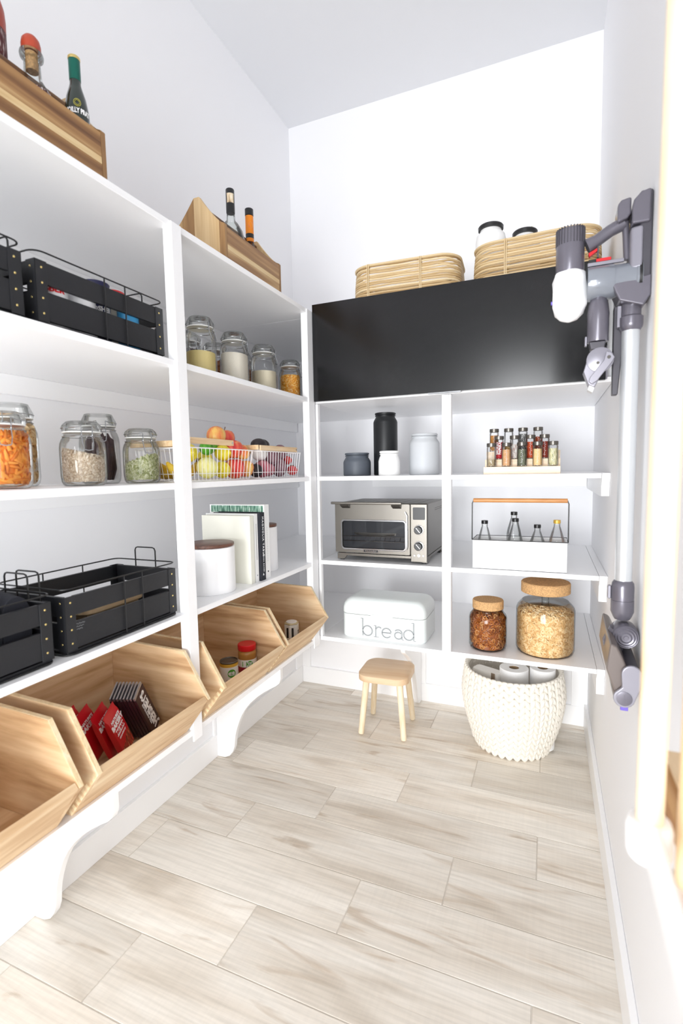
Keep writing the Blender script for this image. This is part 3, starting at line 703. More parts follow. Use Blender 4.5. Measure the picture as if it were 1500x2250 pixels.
def apple(x, y, z, r, m, label, stem=True, tilt=0):
    t = thing('apple', label, 'apple', (x, y, z), random.random()*6, 'apples in the wire basket'); X = Matrix.Rotation(tilt, 4, 'X')
    prof = [(.0001, -.82*r), (.25*r, -.90*r), (.5*r, -.84*r), (.78*r, -.55*r), (.96*r, -.05*r), (1.0*r, .2*r), (.93*r, .55*r), (.72*r, .82*r), (.42*r, .92*r), (.2*r, .84*r), (.0001, .68*r)]
    obj('flesh', G().lathe(prof, 22, cap=False, xf=X), m, t)
    if stem: obj('stem', G().tube([(0, 0, .66*r), (.001, 0, .95*r), (.003, .001, 1.25*r)], [.0012, .0010, .0016], 6, xf=X), M['stem'], t)
def lemon(x, y, z, r, m, label, name='lemon', el=1.2, rz=.5):
    prof = [(.0001, -el*r-.003), (.12*r, -el*r), (.3*r, -1.0*r), (.7*r, -.72*r), (.95*r, -.3*r), (r, 0), (.95*r, .3*r), (.7*r, .72*r), (.3*r, 1.0*r), (.12*r, el*r), (.0001, el*r+.003)]
    o = obj(name, G().lathe(prof, 20, cap=False, xf=Matrix.Rotation(PI/2, 4, 'X')), m); tag(o, label, name, 'citrus fruit in the wire basket'); o.location = (x, y, z); o.rotation_euler = (0, 0, rz)
zf = Z4+.0042
lemon(.388, -1.312, zf+.034, .032, M['grapefruit'], 'large pale yellow grapefruit at the front of the basket, by the post', 'grapefruit', 1.02, .3)
lemon(.388, -1.240, zf+.028, .026, M['lemon'], 'lemon lying at the bottom front between grapefruit and apples')
lemon(.355, -1.355, zf+.078, .028, M['lemon'], 'lemon on top of the pile right beside the post', 'lemon', 1.15, 1.2)
lemon(.340, -1.262, zf+.064, .024, M['lemon'], 'lemon in the middle of the basket pile behind the wires', 'lemon', 1.2, .2)
lemon(.375, -1.215, zf+.080, .026, M['lemon'], 'lemon on top of the pile next to the red apples', 'lemon', 1.15, 1.5)
lemon(.380, -1.300, zf+.093, .022, M['lime'], 'large green lime on top of the lemons', 'lime', 1.1, 1.0)
lemon(.345, -1.232, zf+.101, .020, M['lime'], 'smaller lime half hidden behind the lemon pile', 'lime', 1.1, .4)
apple(.392, -1.178, zf+.030, .033, M['apple'], 'red apple at the bottom front of the basket, next to the lemon')
apple(.385, -1.172+.0, zf+.092, .030, M['apple'], 'red apple in the upper row against the basket wires', False, .3)
apple(.335, -1.190, zf+.134, .031, M['apple2'], 'orange-red apple topping the pile, left of the stemmed apple', False, .9)
apple(.330, -1.140, zf+.126, .034, M['apple'], 'large red apple with an upright stem on top of the pile')
apple(.392, -1.140+.021, zf+.030, .029, M['apple2'], 'yellow-red apple at the bottom right corner of the basket', False)
apple(.392, -1.134, zf+.083, .024, M['apple2'], 'yellow-green apple just under the rim at the basket end', False, 1.2)
for k in range(3):
    g = G(); pts = []
    for i in range(9):
        a = -.95+1.9*i/8; pts.append((.018*k, .088*math.sin(a), .070-.072*math.cos(a)+.0))
    o = thing('banana', ['front banana of the bunch behind the post', 'middle banana of the bunch behind the post', 'rear banana of the bunch behind the post'][k], 'banana', (.352-.055*k+.0, -1.375+.005*k, zf+.021), .1, 'bananas in the wire basket')
    obj('peel', g.tube(pts, [.004, .011, .0155, .0165, .017, .0165, .015, .010, .005], 8), M['bananaskin'], o)
    obj('stem', G().tube([pts[-1], (pts[-1][0], pts[-1][1]+.006, pts[-1][2]+.013)], .0042, 6), M['stem'], o)
# second basket
def spud(x, y, z, rx, ry, rz, m, label, name, cat=None, group='vegetables in the wire basket', rot=0):
    o = obj(name, G().ell((0, 0, 0), rx, ry, rz, 18, 12), m); tag(o, label, cat or name, group); o.location = (x, y, z); o.rotation_euler = (0, rot, rot*.7)
def onion(x, y, z, r, label):
    o = obj('onion', G().lathe([(.0001, -.95*r), (.3*r, -.9*r), (.8*r, -.55*r), (r, 0), (.85*r, .5*r), (.45*r, .85*r), (.14*r, 1.1*r), (.1*r, 1.35*r)], 20, xf=Matrix.Rotation(1.4, 4, 'X')), M['onion']); tag(o, label, 'onion', 'vegetables in the wire basket'); o.location = (x, y, z)
onion(.392, -1.010, zf+.030, .031, 'large red onion at the bottom front of the corner basket')
onion(.380, -.950, zf+.027, .025, 'smaller red onion beside the potatoes in the corner basket')
spud(.380, -1.010, zf+.082, .026, .034, .024, M['garlic'], 'white bulb between the onion and the black avocado', 'garlic', 'garlic')
spud(.378, -1.008, zf+.114, .026, .034, .022, M['avocado'], 'black avocado on top of the white bulb', 'avocado')
spud(.330, -.905, zf+.118, .024, .032, .022, M['avocado'], 'second avocado peeping over the rim behind the potatoes', 'avocado')
spud(.395, -1.058, zf+.024, .024, .020, .023, M['avocado'], 'dark avocado in the lower left corner of the corner basket', 'avocado')
spud(.385, -.935, zf+.074, .028, .036, .030, M['potato'], 'purple potato in the upper row next to the avocado', 'potato')
spud(.388, -.888, zf+.034, .030, .030, .034, M['potato'], 'purple potato at the bottom front, by the small onion', 'potato')
spud(.385, -.872, zf+.091, .026, .030, .028, M['potato'], 'purple potato heaped highest in the corner basket', 'potato')
spud(.355, -.840, zf+.045, .030, .024, .038, M['potato'], 'purple potato standing beside the tomatoes', 'potato')
for k, (x, y, z, r, l) in enumerate(((.400, -.808, .023, .021, 'red tomato lowest in the corner basket'), (.375, -.800, .062, .019, 'red tomato stacked above the lowest tomato'), (.345, -.802, .086, .020, 'red tomato topmost by the corner basket rim'))):
    t = thing('tomato', l, 'tomato', (x, y, zf+z), k, 'tomatoes in the wire basket')
    obj('flesh', G().ell((0, 0, 0), r, r, r*.9, 16, 10), M['tomato'], t)
    g = G()
    for i in range(5): g.tube([(0, 0, r*.86), (.006*math.cos(i*1.257), .006*math.sin(i*1.257), r*.93), (.011*math.cos(i*1.257), .011*math.sin(i*1.257), r*.95)], .0009, 5)
    obj('calyx', g, M['greenstem'], t)

# ---------------------------------------------------------------- canisters and books
def canister(x, y, r, h, label):
    t = thing('canister', label, 'canister', (x, y, Z3), 0, 'white canisters with dark wooden lids')
    obj('body', G().lathe([(r-.003, 0), (r, .003), (r, h-.012), (r-.002, h-.0105)], 40), M['white'], t)
    obj('lid', G().lathe([(r-.003, h-.010), (r-.001, h-.008), (r-.001, h-.001), (r-.003, h)], 40), M['walnut'], t)
canister(.358, -1.279, .0760, .150, 'wide white canister with a dark wooden lid, in front of the books')
canister(.345, -.945, .052, .172, 'white canister with a dark wooden lid, mostly hidden behind the books')
M['page'] = mat('book_pages', 'E6E3DA', .8); M['bookcream'] = mat('cream_book_cloth', 'E9E8DC', .7); M['bookdark'] = mat('dark_navy_book_cloth', '20222C', .6)
M['bookwhite'] = mat('white_book_cover', 'F1F1F0', .6); M['green'] = fruitmat('green_photo_strip', ['27453C', '4B7A66', '8FB3A0', 'D5DFD6'], 60, 0, .5)
def book(y, x0, x1, th, h, m, label):
    t = thing('book', label, 'book', (x1, y, Z3), 0, 'books standing between the canisters'); D = x1-x0; c = .0022
    obj('cover', G().box(-D, 0, -th/2, -th/2+c, 0, h).box(-D, 0, th/2-c, th/2, 0, h).box(-c, 0, -th/2+c, th/2-c, 0, h), m, t, .0006)
    obj('pages', G().box(-D+.003, -c-.0003, -th/2+c+.0002, th/2-c-.0002, .003, h-.003), M['page'], t)
    return t
b = book(-1.155, .245, .433, .022, .222, M['bookcream'], 'large cream book at the front of the row, beside the canister')
b = book(-1.128, .240, .432, .020, .226, M['bookwhite'], 'white book between the large cream book and the black book')
obj('spine_emblem', G().cyl(.0025, 0, .0006, 10, xf=T(.0001, 0, .022, 0, PI/2, 0)), M['greytext'], b)
g = G()
for i in range(26): g.box(0, .0004, -.0016, .0016, .075+i*.0046, .0775+i*.0046)
obj('spine_print', g, M['greytext'], b)
b = book(-1.100, .255, .438, .030, .228, M['bookdark'], 'black book with white lettering down its spine')
text('MAGNOLIA TABLE', .0135, M['whitetext'], b, FX(.0004, .0035, .148, -PI/2), spacing=1.25)
text('JOANNA GAINES', .0070, M['whitetext'], b, FX(.0004, .0035, .062, -PI/2), spacing=1.3)
obj('spine_emblem', G().prism([(-.004, .017), (.004, .017), (0, .025)], 'x', .0002, .0007), M['whitetext'], b)
b = book(-1.066, .215, .436, .030, .252, M['bookwhite'], 'tallest white book with a green photo strip along its top')
obj('photo_strip', G().box(-.215, -.004, -.0158, -.0152, .226, .249), M['green'], b)
obj('spine_emblem', G().cyl(.003, 0, .0006, 10, xf=T(.0001, 0, .024, 0, PI/2, 0)), M['darktext'], b)
g = G()
for i in range(20): g.box(0, .0004, -.0006, .0006, .06+i*.006, .0618+i*.006)
obj('spine_print', g, M['darktext'], b)

# ---------------------------------------------------------------- things in the wooden bins
zb = Z2+.0112
M['choc'] = mat('dark_brown_wrapper', '32161C', .35); M['foil'] = mat('silver_foil', 'B9BAC2', .3, .9); M['redwrap'] = mat('red_wrapper', 'C4131F', .35)
for k in range(8):
    a = .40; off = k*.0125
    t = thing('chocolate_bar', ['front chocolate bar, its full face with white lettering showing', 'second chocolate bar behind the lettered one', 'third chocolate bar from the front of the leaning row', 'fourth chocolate bar from the front of the leaning row', 'fifth chocolate bar from the front of the leaning row', 'sixth chocolate bar from the front of the leaning row', 'seventh chocolate bar, next to the last of the leaning row', 'rearmost chocolate bar of the leaning row'][k], 'chocolate bar', (.345-.006*k, -1.598-.0+off*0, zb), 0, 'chocolate bars leaning in a row in the wooden bin')
    t.location = (.396-.0078*k, -1.566-.0030*k, zb+.0135); t.rotation_euler = (.34, -.22, .42)
    obj('wrapper', G().box(-.0068, 0, -.031, .031, .004, .128), M['choc'], t, .0012)
    obj('foil_end', G().box(-.0056, -.0013, -.030, .030, .1282, .136), M['foil'], t, .0006)
    obj('crimp', G().box(-.0050, -.0035, -.030, .030, -.0, .0042), M['foil'], t)
    obj('dot', G().cyl(.004, 0, .0004, 12, xf=T(.0001, .022, .012, 0, PI/2, 0)), M['whitetext'], t)
    if k == 0:
        text("HERSHEY'S", .036, M['whitetext'], t, FX(.0003, .006, .068, PI/2), sx=.62, bold=.0012)
        text('MILK CHOCOLATE', .0075, M['whitetext'], t, FX(.0003, -.014, .068, PI/2))
M['berry'] = fruitmat('printed_fruit_photo', ['2A1512', '7A3A1E', 'C03028', 'E8B078'], 90, 0, .5)
reds = (('front red fruit bar packet with its whole face showing', .400, -1.668, -.24, .40), ('second red fruit bar packet, tucked behind the front one', .376, -1.680, -.22, .34),
        ('third red fruit bar packet, with only its lettered top showing', .350, -1.704, -.20, .28), ('rearmost red fruit bar packet, leaning on the bin side', .324, -1.724, -.16, .22))
for k, (l, x, y, ry, rz) in enumerate(reds):
    t = thing('fruit_bar', l, 'snack bar', (x, y, zb+.002), 0, 'red fruit bars in the wooden bin'); t.rotation_euler = (.26, ry, rz); t.location.z = zb+.0095
    obj('wrapper', G().loft([[(-.001, yy, 0) for yy in (-.029, .029)] + [(.001, yy, 0) for yy in (.029, -.029)]] + [[(-.007*s, -.029, z), (-.007*s, .029, z), (.007*s, .029, z), (.007*s, -.029, z)] for z, s in ((.010, .8), (.03, 1), (.09, 1), (.108, .7))] + [[(-.001, -.030, .116), (-.001, .030, .116), (.001, .030, .116), (.001, -.030, .116)], [(-.0008, -.030, .127), (-.0008, .030, .127), (.0008, .030, .127), (.0008, -.030, .127)]]), M['redwrap'], t, .0015)
    text("NATURE'S", .0100, M['whitetext'], t, FX(.0074, .0, .101, 0) @ Matrix.Rotation(-.0, 4, 'Z'), bold=.0003)
    text('BAKERY', .0165, M['whitetext'], t, FX(.0074, .0, .088, 0), bold=.0007)
    if k == 0:
        obj('name_panel', G().box(.0071, .0074, -.021, .021, .063, .078), M['whitetext'], t)
        text('FIG BAR', .0125, M['redwrap'], t, FX(.0078, 0, .0705, 0), bold=.0004)
        text('strawberry', .008, M['whitetext'], t, FX(.0074, 0, .056, 0))
        obj('fruit_picture', G().prism([(-.028, .008), (.028, .008), (.028, .048), (.012, .046), (-.004, .034), (-.028, .030)], 'x', .0071, .0074), M['berry'], t)
M['glabel'] = mat('white_paper_label', 'F0F0EA', .55); M['glogo'] = mat('green_logo', '4FA22E', .5); M['yellowband'] = mat('yellow_label_band', 'D9A93A', .5); M['redband'] = mat('crimson_label_band', 'A31C2E', .5)
M['pb'] = mat('peanut_butter', 'B07A3A', .35)
def logo(t, r, ang, z, R=.016):
    X = Matrix.Rotation(ang, 4, 'Z')
    g = G(); n = 24
    vs = [(0, 0)] + [(R*math.cos(2*PI*i/n), R*math.sin(2*PI*i/n)) for i in range(n)]
    V = [X @ Vector(((r+.0004)*math.sin(x/r), -(r+.0004)*math.cos(x/r), z+y)) for x, y in vs]
    g.add(V, [(0, 1+i, 1+(i+1) % n) for i in range(n)]); lg = obj('green_logo', g, M['glogo'], t)
    for s, dz, sz in (('simple', .005, .0075), ('truth', -.0005, .0075), ('ORGANIC', -.0065, .0048)):
        text(s, sz, M['whitetext'], t, X @ Matrix.Translation((0, 0, z+dz)), bend=r+.0004, bold=.0002)
A0 = math.radians(52)
t = thing('tin_can', 'tin with a yellow band and green round logo, beside the red-lidded jar', 'tin', (.402, -1.262, zb)); t.scale = (.79, .79, .82)
R = .036
obj('body', G().lathe([(R-.0015, 0), (R, .002), (R, .003)], 30).lathe([(R-.001, .003), (R-.001, .100)], 30, cap=False).lathe([(R, .100), (R, .1025), (R-.0015, .104), (R-.0025, .104), (R-.003, .101), (.0001, .101)], 30, cap=False), M['steel'], t)
obj('paper_label', G().lathe([(R-.0004, .005), (R-.0004, .086)], 30, cap=False), M['glabel'], t); obj('label_band', G().lathe([(R-.0003, .086), (R-.0003, .098)], 30, cap=False), M['yellowband'], t)
logo(t, R-.0004, A0, .062)
obj('label_picture', G().add([(Matrix.Rotation(A0, 4, 'Z') @ Vector((R*1.004*math.sin(x/R), -R*1.004*math.cos(x/R), z))) for x, z in [(-.022+.0055*i, zz) for zz in (.012, .038) for i in range(9)]], [(i, i+1, 9+i+1, 9+i) for i in range(8)]), fruitmat('printed_vegetables', ['3A4A2A', '5E7A40', 'B0563A', 'E8E4D8'], 120, 0, .5), t)
t = thing('peanut_butter_jar', 'peanut butter jar with a red screw lid', 'jar', (.404, -1.163, zb)); t.scale = (.81, .81, .80)
R = .037
obj('jar', G().lathe([(R-.006, 0), (R-.001, .003), (R, .008), (R, .020), (R-.001, .085), (R, .092), (R-.001, .100), (R-.006, .106), (R-.008, .108)], 32), M['pb'], t)
obj('lid', G().lathe([(R-.001, .1085), (R, .110), (R, .130), (R-.002, .1325)], 48), M['red'], t)
obj('paper_label', G().lathe([(R+.0006, .044), (R+.0006, .074)], 32, cap=False), M['glabel'], t); obj('label_band', G().lathe([(R+.0006, .022), (R+.0006, .0437)], 32, cap=False), M['redband'], t)
logo(t, R+.0006, A0-.05, .058, .012)
X = Matrix.Rotation(A0-.62, 4, 'Z'); obj('green_square', G().add([X @ Vector(((R+.001)*math.sin(x/R), -(R+.001)*math.cos(x/R), z)) for x, z in ((-.009, .048), (.009, .048), (.009, .068), (-.009, .068))], [(0, 1, 2, 3)]), M['glogo'], t)
g = G().tube([Matrix.Rotation(A0+.1, 4, 'Z') @ Vector(((R+.001)*math.sin(p[0]/R), -(R+.001)*math.cos(p[0]/R), .034+p[2])) for p in scrib(16, .03, .008, 1)], .0006, 4)
obj('label_script', g, M['whitetext'], t)
t = thing('carton', 'white carton with a black label, alone in the corner bin', 'carton', (.398, -.842, zb), .25); t.scale = (.82, .82, .90)
M['cartontop'] = mat('pale_carton_top', 'D9C9A0', .5)
hexa = [(.036*math.cos(a), .036*math.sin(a)) for a in [PI/6+PI/3*i for i in range(6)]]
obj('body', G().prism(hexa, 'z', 0, .085), M['glabel'], t, .003)
obj('rim', G().prism([(x*1.0, y*1.0) for x, y in hexa], 'z', .0852, .092), M['cartontop'], t, .003)
obj('lid', G().cyl(.026, .0922, .096, 20, ch=.001), M['white'], t)
obj('black_panel', G().box(-.017, .017, -.0318, -.0313, .03, .074), M['darktext'], t)
obj('picture_panel', G().box(.0313, .0318, -.015, .015, .006, .03), bpy.data.materials['printed_vegetables'], t)
obj('printed_panel', G().prism([(-.004, .042), (.004, .042), (.004, .052), (.009, .058), (-.009, .058), (-.004, .052)], 'x', .0313, .0318), M['darktext'], t)
tin('tin_can', 'tall pale tin cut off by the left frame edge, in the near bin', .400, -2.045, zb, .036, .125, M['glabel'])

# ---------------------------------------------------------------- wooden bottle caddies on the top shelf
def caddy(y0, y1, label):
    L = y1-y0; x0, x1 = .200, .402; D = x1-x0; t = .012
    c = thing('wooden_caddy', label, 'caddy', (x0, y0, Z6), 0, 'wooden bottle caddies with gabled ends')
    end = [(0, 0), (D, 0), (D, .132)]
    for i in range(9):     # shoulders sweeping up to a flat peak
        q = i/8; end.append((D-.002-(D/2-.012)*q, .134 + .094*q**1.35))
    pk = end[-1][1]; end += [(D/2-.010, pk)]
    for i in range(1, 9):
        q = 1-i/8; end.append((.002+(D/2-.012)*q, .134 + .094*q**1.2))
    end += [(0, .132)]
    for a in (0, L-t):
        obj('end_panel', G().prism(end, 'y', a, a+t), M['acacia_z'], c, .0012)
    for xa, xb in ((D-.010, D-.0005), (.0005, .010)):
        s = obj('side_panel', G().box(xa, xb, t+.0003, L-t-.0003, .0085, .128), M['acacia_y'], c, .001)
        for za, zb2 in ((.062, .076), (.012, .020)):
            obj('pale_stave', G().box(xb if xa > .1 else xa-.0004, xb+.0004 if xa > .1 else xa, t+.001, L-t-.001, za, zb2), M['acacia_pale'], s)
    obj('bottom_board', G().box(.0005, D-.0005, t+.0003, L-t-.0003, 0, .008), M['acacia_y'], c, .001)
    obj('handle_rod', G().cyl(.0095, 0, L-2*t-.001, 18, xf=T(D/2, t+.0005, pk-.022, -PI/2, 0, 0)), M['acacia_y'], c)
    return c
caddy(-1.985, -1.640, 'wooden bottle caddy at the top left holding green and dark bottles')
caddy(-1.200, -.858, 'wooden bottle caddy near the corner, its whole gabled end showing')
M['greenglass'] = mat('dark_green_glass', '14231B', .12, coat=.6); M['greenfoil'] = mat('green_foil', '0E5E50', .3, .3); M['redwax'] = mat('red_wax', 'A63A22', .4)
M['waxstop'] = mat('orange_red_stopper', 'B5452A', .4); M['darkbottle'] = mat('dark_wine_bottle_glass', '1A1822', .1, coat=.7); M['lacelabel'] = fruitmat('maroon_lace_label', ['3A1A1C', '5E262A', 'E5DFDD'], 80, 0, .6)
M['gold'] = mat('pale_gold', 'D8C27C', .3, .8); M['goldlogo'] = mat('gold_print', 'A8A24A', .5); M['orangelabel'] = mat('orange_label', 'EF8A14', .5); M['greyglass'] = glass('clear_bottle_glass', (.95, .97, .96), (.5, .55, .55))
M['tanlabel'] = fruitmat('tan_printed_label', ['8A6A4A', 'E0CBA8', 'F4ECDC'], 60, 0, .5)
BZ = Z6+.0085
t = thing('wine_bottle', 'large dark bottle capped in red wax at the top left frame corner', 'bottle', (.262, -1.795, BZ))
obj('body', G().lathe([(.030, 0), (.034, .004), (.034, .268), (.0335, .276)], 28), M['darkbottle'], t)
obj('wax_seal', G().lathe([(.0345, .268), (.0350, .290), (.0335, .312), (.028, .332), (.018, .344), (.006, .349)], 28), M['redwax'], t)
obj('lace_print', G().lathe([(.0344, .20), (.0344, .266)], 28, cap=False), M['lacelabel'], t)
t = thing('liquor_bottle', 'clear flask bottle with a rounded orange-red stopper and lace patterned label', 'bottle', (.312, -1.737, BZ))
obj('body', G().lathe([(.038, 0), (.042, .005), (.0435, .08), (.043, .120), (.039, .150), (.028, .178), (.0165, .196), (.0150, .240)], 32, cap=False), M['greyglass'], t)
obj('lace_print', G().lathe([(.0440, .075), (.0436, .120), (.0396, .150), (.0335, .169)], 32, cap=False), M['lacelabel'], t)
obj('lip', G().lathe([(.0152, .236), (.0215, .238), (.0225, .243), (.0215, .248), (.0140, .249)], 26), M['greyglass'], t)
obj('cork', G().cyl(.0115, .212, .2475, 18), M['cork'], t)
obj('stopper', G().lathe([(.0165, .2495), (.0185, .252), (.0185, .262), (.0165, .272), (.011, .279), (.004, .2815)], 24), M['waxstop'], t)
t = thing('vermouth_bottle', 'green bottle with white lettering on its shoulder, at the caddy end', 'bottle', (.366, -1.6795, BZ)); t.scale = (.82, .82, .93)
obj('body', G().lathe([(.026, 0), (.030, .004), (.0305, .140), (.029, .165), (.024, .192), (.017, .212), (.0138, .222), (.0132, .232)], 28), M['greenglass'], t)
obj('foil_sleeve', G().lathe([(.0139, .2315), (.0141, .236), (.0141, .276)], 24), M['greenfoil'], t)
obj('cap', G().lathe([(.0145, .2765), (.0150, .278), (.0150, .282), (.0135, .2835)], 24), M['gold'], t)
A1 = math.radians(52); X = Matrix.Rotation(A1, 4, 'Z')
text('NOILLY PRAT', .0150, M['whitetext'], t, X @ Matrix.Translation((0, 0, .1535)), bend=.0306, bold=.0006, sx=.68)
g = G().tube([X @ Vector((.0288*math.sin(.0085*math.cos(a)/.029), -(.0288-.0015*math.sin(a))*math.cos(.0085*math.cos(a)/.029), .172+.0085*math.sin(a))) for a in [2*PI*i/20 for i in range(20)]], .0009, 4, True)
g.tube([X @ Vector((.0288*math.sin(.0055*math.cos(a)/.029), -(.0290-.0010*math.sin(a))*math.cos(.0055*math.cos(a)/.029), .172+.0055*math.sin(a))) for a in [2*PI*i/20 for i in range(20)]], .0007, 4, True)
obj('round_emblem', g, M['goldlogo'], t)
t = thing('liquor_bottle', 'clear round-shouldered bottle with a black neck and tan label', 'bottle', (.325, -1.052, BZ))
obj('body', G().lathe([(.040, 0), (.046, .005), (.046, .120), (.044, .150), (.037, .176), (.025, .197), (.0145, .209), (.0130, .232)], 32, cap=False).lathe([(.040, .006), (.042, .12), (.034, .175), (.022, .195)], 32, cap=False), M['greyglass'], t)
obj('neck_sleeve', G().lathe([(.0139, .2325), (.0142, .236), (.0142, .306), (.0128, .3085)], 22), M['blackplastic'], t)
obj('neck_label', G().add([(Matrix.Rotation(A1-.3, 4, 'Z') @ Vector((.01445*math.sin(q), -.01445*math.cos(q), z))) for z in (.262, .292) for q in [-.85+1.7*i/8 for i in range(9)]], [(i, i+1, 10+i, 9+i) for i in range(8)]), M['tanlabel'], t)
t = thing('liquor_bottle', 'clear bottle with an orange neck label and black cap', 'bottle', (.315, -.922, BZ))
obj('body', G().lathe([(.030, 0), (.034, .005), (.034, .120), (.030, .150), (.018, .172), (.0138, .184), (.0135, .200)], 28, cap=False).lathe([(.030, .006), (.030, .12), (.026, .150)], 28, cap=False), M['greyglass'], t)
obj('neck_label', G().lathe([(.0142, .193), (.0142, .282)], 22, cap=False), M['orangelabel'], t)
obj('label_band', G().lathe([(.0145, .205), (.0145, .220)], 22, cap=False), M['blackplastic'], t)
obj('label_picture', G().add([(Matrix.Rotation(A1, 4, 'Z') @ Vector((.0145*math.sin(.009*math.cos(a)/.0145), -.0145*math.cos(.009*math.cos(a)/.0145), .248+.011*math.sin(a)))) for a in [2*PI*i/16 for i in range(16)]], [tuple(range(16))]), M['apple2'], t)
obj('cap', G().cyl(.0150, .2825, .307, 22, ch=.0015), M['blackplastic'], t)

# ---------------------------------------------------------------- rattan baskets on the cabinet
def rattan(x, y, hx, hy, H, rz, label, binds, rc=.05):
    t = thing('rattan_basket', label, 'basket', (x, y, Z6), rz, 'rattan baskets on top of the cabinet')
    n = int(H/.0084); g = G(); rnd = random.Random(int(x*100))
    for k in range(n):
        z = .0046+k*.0084; b = math.sin(PI*min(1, z/H*.62+.25)); ex = .010*b-.010
        P = rrect(hx+ex, hy+ex, rc, z, 8)
        P2 = []
        for i, p in enumerate(P): P2.append((p[0], p[1], p[2]+.0011*math.sin(i*.9+k*2.3)))
        dens = []
        for i in range(len(P2)):
            a, c2 = P2[i], P2[(i+1) % len(P2)]; m = 6 if math.dist(a, c2) > .05 else 1
            for j in range(m): f = j/m; dens.append((a[0]+(c2[0]-a[0])*f, a[1]+(c2[1]-a[1])*f, a[2]+(c2[2]-a[2])*f+.0009*math.sin(k*1.7+i+j*1.9)))
        g.tube(dens, .0041, 6, True, None, rnd.random())
    g.tube(rrect(hx-.001, hy-.001, rc, H, 8), .0045, 6, True, None, .7)
    obj('coiled_cane', g, M['rattan'], t, kind='stuff')
    obj('base', G().prism([(p[0], p[1]) for p in rrect(hx-.012, hy-.012, rc-.01, 0, 6)], 'z', .001, .007), M['rattanbind'], t)
    for bx in binds:
        for q in (-.0028, .0028):
            w = G().tube([(bx+q, -hy+.013, .001), (bx+q, -hy-.0045+.0060, .02), (bx+q, -hy-.0048, H*.45), (bx+q, -hy-.0045, H*.8), (bx+q, -hy-.004, H+.002), (bx+q, -hy+.006, H+.006), (bx+q, -hy+.010, H*.9)], .0023, 5)
            obj('cane_binding', w, M['rattanbind'], t)
    return t
rattan(.795, -.515, .205, .130, .160, math.radians(3), 'empty coiled rattan basket on the left of the cabinet top', (-.135, .065), .075)
rattan(1.262, -.530, .205, .130, .160, math.radians(-2), 'coiled rattan basket on the right of the cabinet, holding white crocks', (-.09, .12), .075)
for x, y, h, r, l in ((1.102, -.505, .272, .055, 'taller white crock with a black lid in the right rattan basket'), (1.222, -.500, .232, .053, 'lower white crock with a black lid beside the yellow-green tag')):
    t = thing('crock', l, 'crock', (x, y, Z6+.0078), 0, 'white crocks with black lids')
    obj('body', G().lathe([(r-.004, 0), (r, .004), (r, h-.055), (r-.004, h-.035), (r-.016, h-.022), (r-.017, h-.016)], 36), M['crock_white'], t)
    obj('lid', G().lathe([(r-.016, h-.0155), (r-.010, h-.014), (r-.009, h-.004), (r-.012, h)], 36), M['blackplastic'], t)
t = thing('packet', 'pointed yellow-green packet corner sticking up behind the lower crock', 'packet', (1.228, -.42, Z6+.0078))
obj('wrapper', G().prism([(-.035, .0), (.03, .0), (.024, .272), (.014, .282), (-.03, .22)], 'y', -.004, .004, smooth=False), fruitmat('yellow_green_print', ['9AA818', 'C8CC1E', 'E0DC48'], 30, 0, .4), t, .002)

# ---------------------------------------------------------------- ceramic crocks
def crock(x, y, r, h, m, label, neck=.82):
    t = thing('ceramic_crock', label, 'crock', (x, y, Z4), 0, 'ceramic crocks on the back shelf'); rn = r*neck; s = .018
    obj('body', G().lathe([(r-.003, 0), (r, .003), (r, h-.040), (r-.002, h-.033), (rn+.003, h-s-.006), (rn, h-s-.001), (rn, h-s+.003), (rn+.003, h-s+.0045), (rn+.003, h-s+.0065)], 40), m, t)
    obj('lid', G().lathe([(rn-.001, h-s+.0075), (rn+.001, h-s+.009), (rn+.001, h-.008), (rn+.0035, h-.0065), (rn+.0035, h-.002), (rn+.001, h)], 40), m, t)
crock(.556, -.510, .0590, .096, M['crock_grey'], 'squat slate-grey lidded crock, leftmost on the back shelf')
crock(.672, -.470, .0510, .262, M['crock_black'], 'tall matt black lidded crock', .80)
crock(.728, -.602, .0430, .097, M['crock_white'], 'small white lidded crock in front of the tall black one')
crock(.846, -.500, .0610, .165, M['crock_light'], 'pale grey lidded crock beside the shelf divider')

